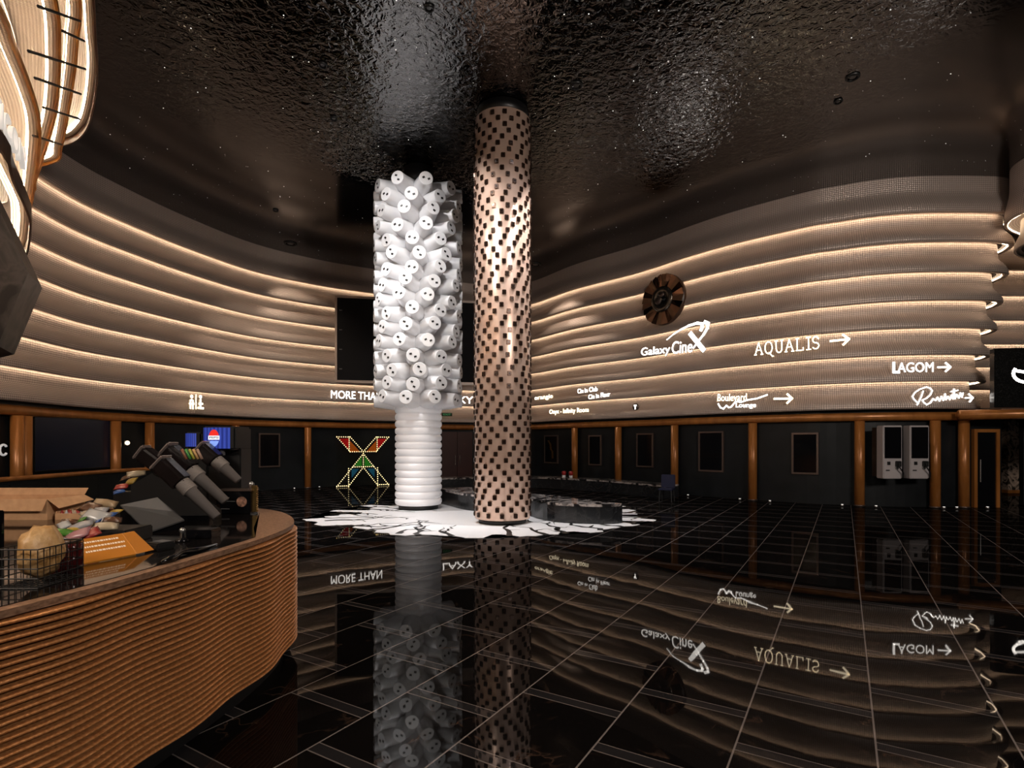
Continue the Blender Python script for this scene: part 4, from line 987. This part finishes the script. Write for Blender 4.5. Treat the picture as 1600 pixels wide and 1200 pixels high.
pk = [(100, 832, 3.95, 'green', .15, 'green snack packet at the left of the heap'), (125, 822, 4.1, 'silver', .17, 'long silver snack packet in the middle of the heap'), (150, 806, 4.3, 'white', .18, 'white snack packet leaning on top of the heap'),
      (120, 836, 3.9, 'pink', .17, 'pink snack packet at the front of the heap'), (143, 832, 3.95, 'red', .16, 'red snack packet at the front of the heap, behind the amber sign'), (165, 822, 4.15, 'cream', .16, 'cream snack packet right of the heap middle'),
      (168, 806, 4.4, 'blue', .14, 'blue snack packet at the right of the heap'), (140, 793, 4.6, 'brown', .18, 'brown snack packet at the back of the heap'), (165, 786, 4.75, 'tan', .17, 'tan snack packet at the far right back of the heap'),
      (128, 812, 4.25, 'green', .09, 'tiny green snack packet on top of the heap'), (92, 846, 3.8, 'silver', .13, 'silver packet beside the wire basket'), (180, 800, 4.6, 'yellow', .12, 'yellow packet touching the tablet stand'),
      (205, 752, 5.5, 'yellow', .14, 'yellow packet on top of the dark boxes left of the dispensers'), (190, 760, 5.45, 'red', .13, 'red packet left of the dispensers'), (186, 768, 5.4, 'blue', .10, 'blue packet left of the dispensers'), (213, 740, 5.55, 'cream', .16, 'cream crumpled bag topmost left of the dispensers')]
for q in pk: packet(q[0], q[1], q[2], q[3], q[4], q[5], GR)
for q in ((110, 815, 4.3, 'brown', .12, 'brown packet tucked between the silver and green packets'), (157, 797, 4.5, 'silver', .11, 'small silver packet at the back right of the heap'), (133, 802, 4.45, 'cream', .12, 'small cream packet behind the white one'),
          (100, 820, 4.15, 'white', .12, 'small white packet at the back left of the heap'), (176, 812, 4.3, 'brown', .12, 'brown packet at the right end of the heap'), (152, 816, 4.2, 'blue', .09, 'tiny blue packet in the centre of the heap'),
          (116, 827, 4.05, 'yellow', .09, 'tiny yellow packet in the heap above the pink one'), (198, 746, 5.6, 'brown', .12, 'brown bag left of the crumpled cream bag')): packet(*q, GR)
# dark crates under the packets
for (x0, x1, y0, y1, h, lb) in ((108, 196, 850, 806, .10, 'low black tray under the heap of snack packets'), (176, 206, 796, 785, .20, 'black box behind the tablet, under crumpled bags')):
    a = CT(x0, y0); b = CT(x1, y0); Yb = (CH-CH_T)*F/(y1-HZ); t = empty('tray' if h < .2 else 'box', (a.x, a.y, CH_T)); Yb = a.y+(.4 if h < .2 else .2); tag(t, lb, 'tray' if h < .2 else 'box')
    bm = BM(); box(bm, 0, b.x-a.x, 0, (Yb-a.y)*.8, 0, h, bev=.01); obj('body', bm, M['blackm'], t)
# wire basket with bag
p = CT(-8, 921); t = empty('wire_basket', p); tag(t, 'black wire basket at the left edge of the counter', 'basket'); bw, bd, bh = .22, .30, .20
bm = BM()
for z in [bh*k/4 for k in range(5)]:
    tube(bm, [(0, 0, z+.004), (bw, 0, z+.004), (bw, bd, z+.004), (0, bd, z+.004), (0, 0, z+.004)], .0035, 5)
for k in range(7):
    x = bw*k/6; tube(bm, [(x, 0, bh), (x, 0, .004), (x, bd, .004), (x, bd, bh)], .0028, 5)
for k in range(1, 8):
    y = bd*k/8; tube(bm, [(0, y, bh), (0, y, .004), (bw, y, .004), (bw, y, bh)], .0028, 5)
obj('wire_mesh', bm, M['blackm'], t)
def bag(name, loc, sx, sy, sz, m_, lb, cat='bag'):
    bm = BM(); bmesh.ops.create_icosphere(bm, subdivisions=3, radius=1); rb = random.Random(int(sx*1000))
    for v in bm.verts:
        k = 1+.13*math.sin(v.co.x*7+v.co.z*5)*math.cos(v.co.y*6); v.co = Vector((v.co.x*sx*k, v.co.y*sy*k, max(-1, v.co.z)*sz*k))
    lo = min(v.co.z for v in bm.verts)
    for v in bm.verts: v.co.z -= lo
    o = obj(name, bm, m_, None, True, loc); tag(o, lb, cat); return o
bag('paper_bag', (p.x+.11, p.y+.15, CH_T+.01), .085, .12, .14, noisy(mat('crumpled_orange_bag', rough=.45), (.35, .17, .04), (.65, .42, .2), 14, 4, bump=.6), 'crumpled orange paper bag inside the wire basket')
# dark red jars
for k, (px, py, c) in enumerate(((88, 902, 'left'), (112, 893, 'right'))):
    q = CT(px, py-6); t = empty('jar', (q.x, q.y, CH_T)); tag(t, 'dark red glass jar, the %s of two between basket and amber sign' % c, 'jar', 'dark red jars')
    bm = BM(); lathe(bm, [(.045, 0), (.058, .01), (.06, .13), (.05, .15)], 20); obj('jar_body', bm, mat('dark_red_glass', (.05, .006, .006), .1), t, True)
    bm = BM(); lathe(bm, [(.05, .15), (.05, .17)], 20); obj('lid', bm, M['darkwood'], t, True)
# black panel left edge
q = CT(-30, 868); t = empty('monitor', (q.x, q.y, CH_T)); tag(t, 'dark monitor at the left edge of the counter', 'monitor')
bm = BM(); box(bm, -.10, .135, 0, .03, .03, .30, bev=.006); obj('screen', bm, M['black'], t); bm = BM(); box(bm, -.06, .08, -.03, .08, 0, .03); obj('foot', bm, M['blackm'], t)
# card terminal and cable
q = CT(246, 858); t = empty('card_terminal', (q.x, q.y, CH_T), (0, 0, -.4)); tag(t, 'small black card terminal right of the amber notice', 'card terminal')
bm = BM(); box(bm, -.07, .07, -.05, .09, 0, .05, bev=.01); obj('body', bm, M['blackm'], t); bm = BM(); box(bm, -.05, .05, .0, .07, .05, .054); obj('screen', bm, M['grey'], t)
bm = BM(); tube(bm, [CT(252, 882)+Vector((0,0,.014)), CT(270, 877)+Vector((0,0,.02)), CT(283, 868)+Vector((0,0,.02)), CT(305, 864)+Vector((0,0,.015)), CT(338, 853)+Vector((0,0,.012))], [.012, .022, .016, .02, .010], 8)
o = obj('cable', bm, M['black'], None, True); tag(o, 'black cable bundle lying along the counter rim', 'cable')
q = CT(285, 846); t = empty('display_stand', (q.x, q.y, CH_T)); tag(t, 'small dark stand with a shiny knob behind the cable', 'stand')
bm = BM(); lathe(bm, [(.05, 0), (.05, .015), (.015, .03), (.015, .07)], 16); obj('stand', bm, M['black'], t, True)
bm = BM(); bmesh.ops.create_uvsphere(bm, u_segments=12, v_segments=8, radius=.022, matrix=Matrix.Translation((0, 0, .085))); obj('knob', bm, M['steel'], t, True)
p1, p2 = CT(300, 842), CT(325, 836)
t = empty('box', (p1.x-.05, p1.y, CH_T)); tag(t, 'small black carton beside the display box', 'box'); bm = BM(); box(bm, 0, .2, 0, .15, 0, .07, bev=.006); obj('body', bm, M['black'], t)
t = empty('box', (CT(270, 805).x, CT(270, 805).y, CH_T)); tag(t, 'flat blue and tan cartons behind the tablet', 'box')
bm = BM(); box(bm, .05, .27, .0, .12, 0, .10, bev=.005); obj('body', bm, M['navy'], t); bm = BM(); box(bm, .28, .40, .02, .12, 0, .09, bev=.005); obj('carton', bm, M['card'], t)

# hanging dark slab at the left edge
P = [(-40, 250), (6, 343), (44, 426), (-4, 540), (-90, 560), (-110, 330)]
t = empty('hanging_panel', Wp(0, 430, 5.0)); tag(t, 'dark pointed wood grain panel hanging at the left edge', 'panel')
f_ = [Wp(x, y, 5.0)-t.location for x, y in P]; b_ = [q+Vector((-.3, .5, 0)) for q in f_]
poly_obj('panel', [f_, b_]+[[f_[i], f_[(i+1) % 6], b_[(i+1) % 6], b_[i]] for i in range(6)], M['slab'], t)

# channel letters: front faces glow, the pale painted returns get a weak added glow as halo
side = {M['sign'].name: mat('letter_side_white', (.7, .66, .62), .5, emit=(1, .9, .8), es=.35), M['signw'].name: mat('letter_side_warm', (.7, .6, .45), .5, emit=(1, .8, .5), es=.35)}
for o in list(COL.objects):
    if o.type == 'MESH' and o.parent and o.parent.name.startswith('illuminated_sign') and o.data.materials and o.data.materials[0].name in side:
        me = o.data; my = min(v.co.y for v in me.vertices)
        me.materials.append(side[me.materials[0].name])
        for p in me.polygons:
            if max(me.vertices[i].co.y for i in p.vertices) > my+.004: p.material_index = 1
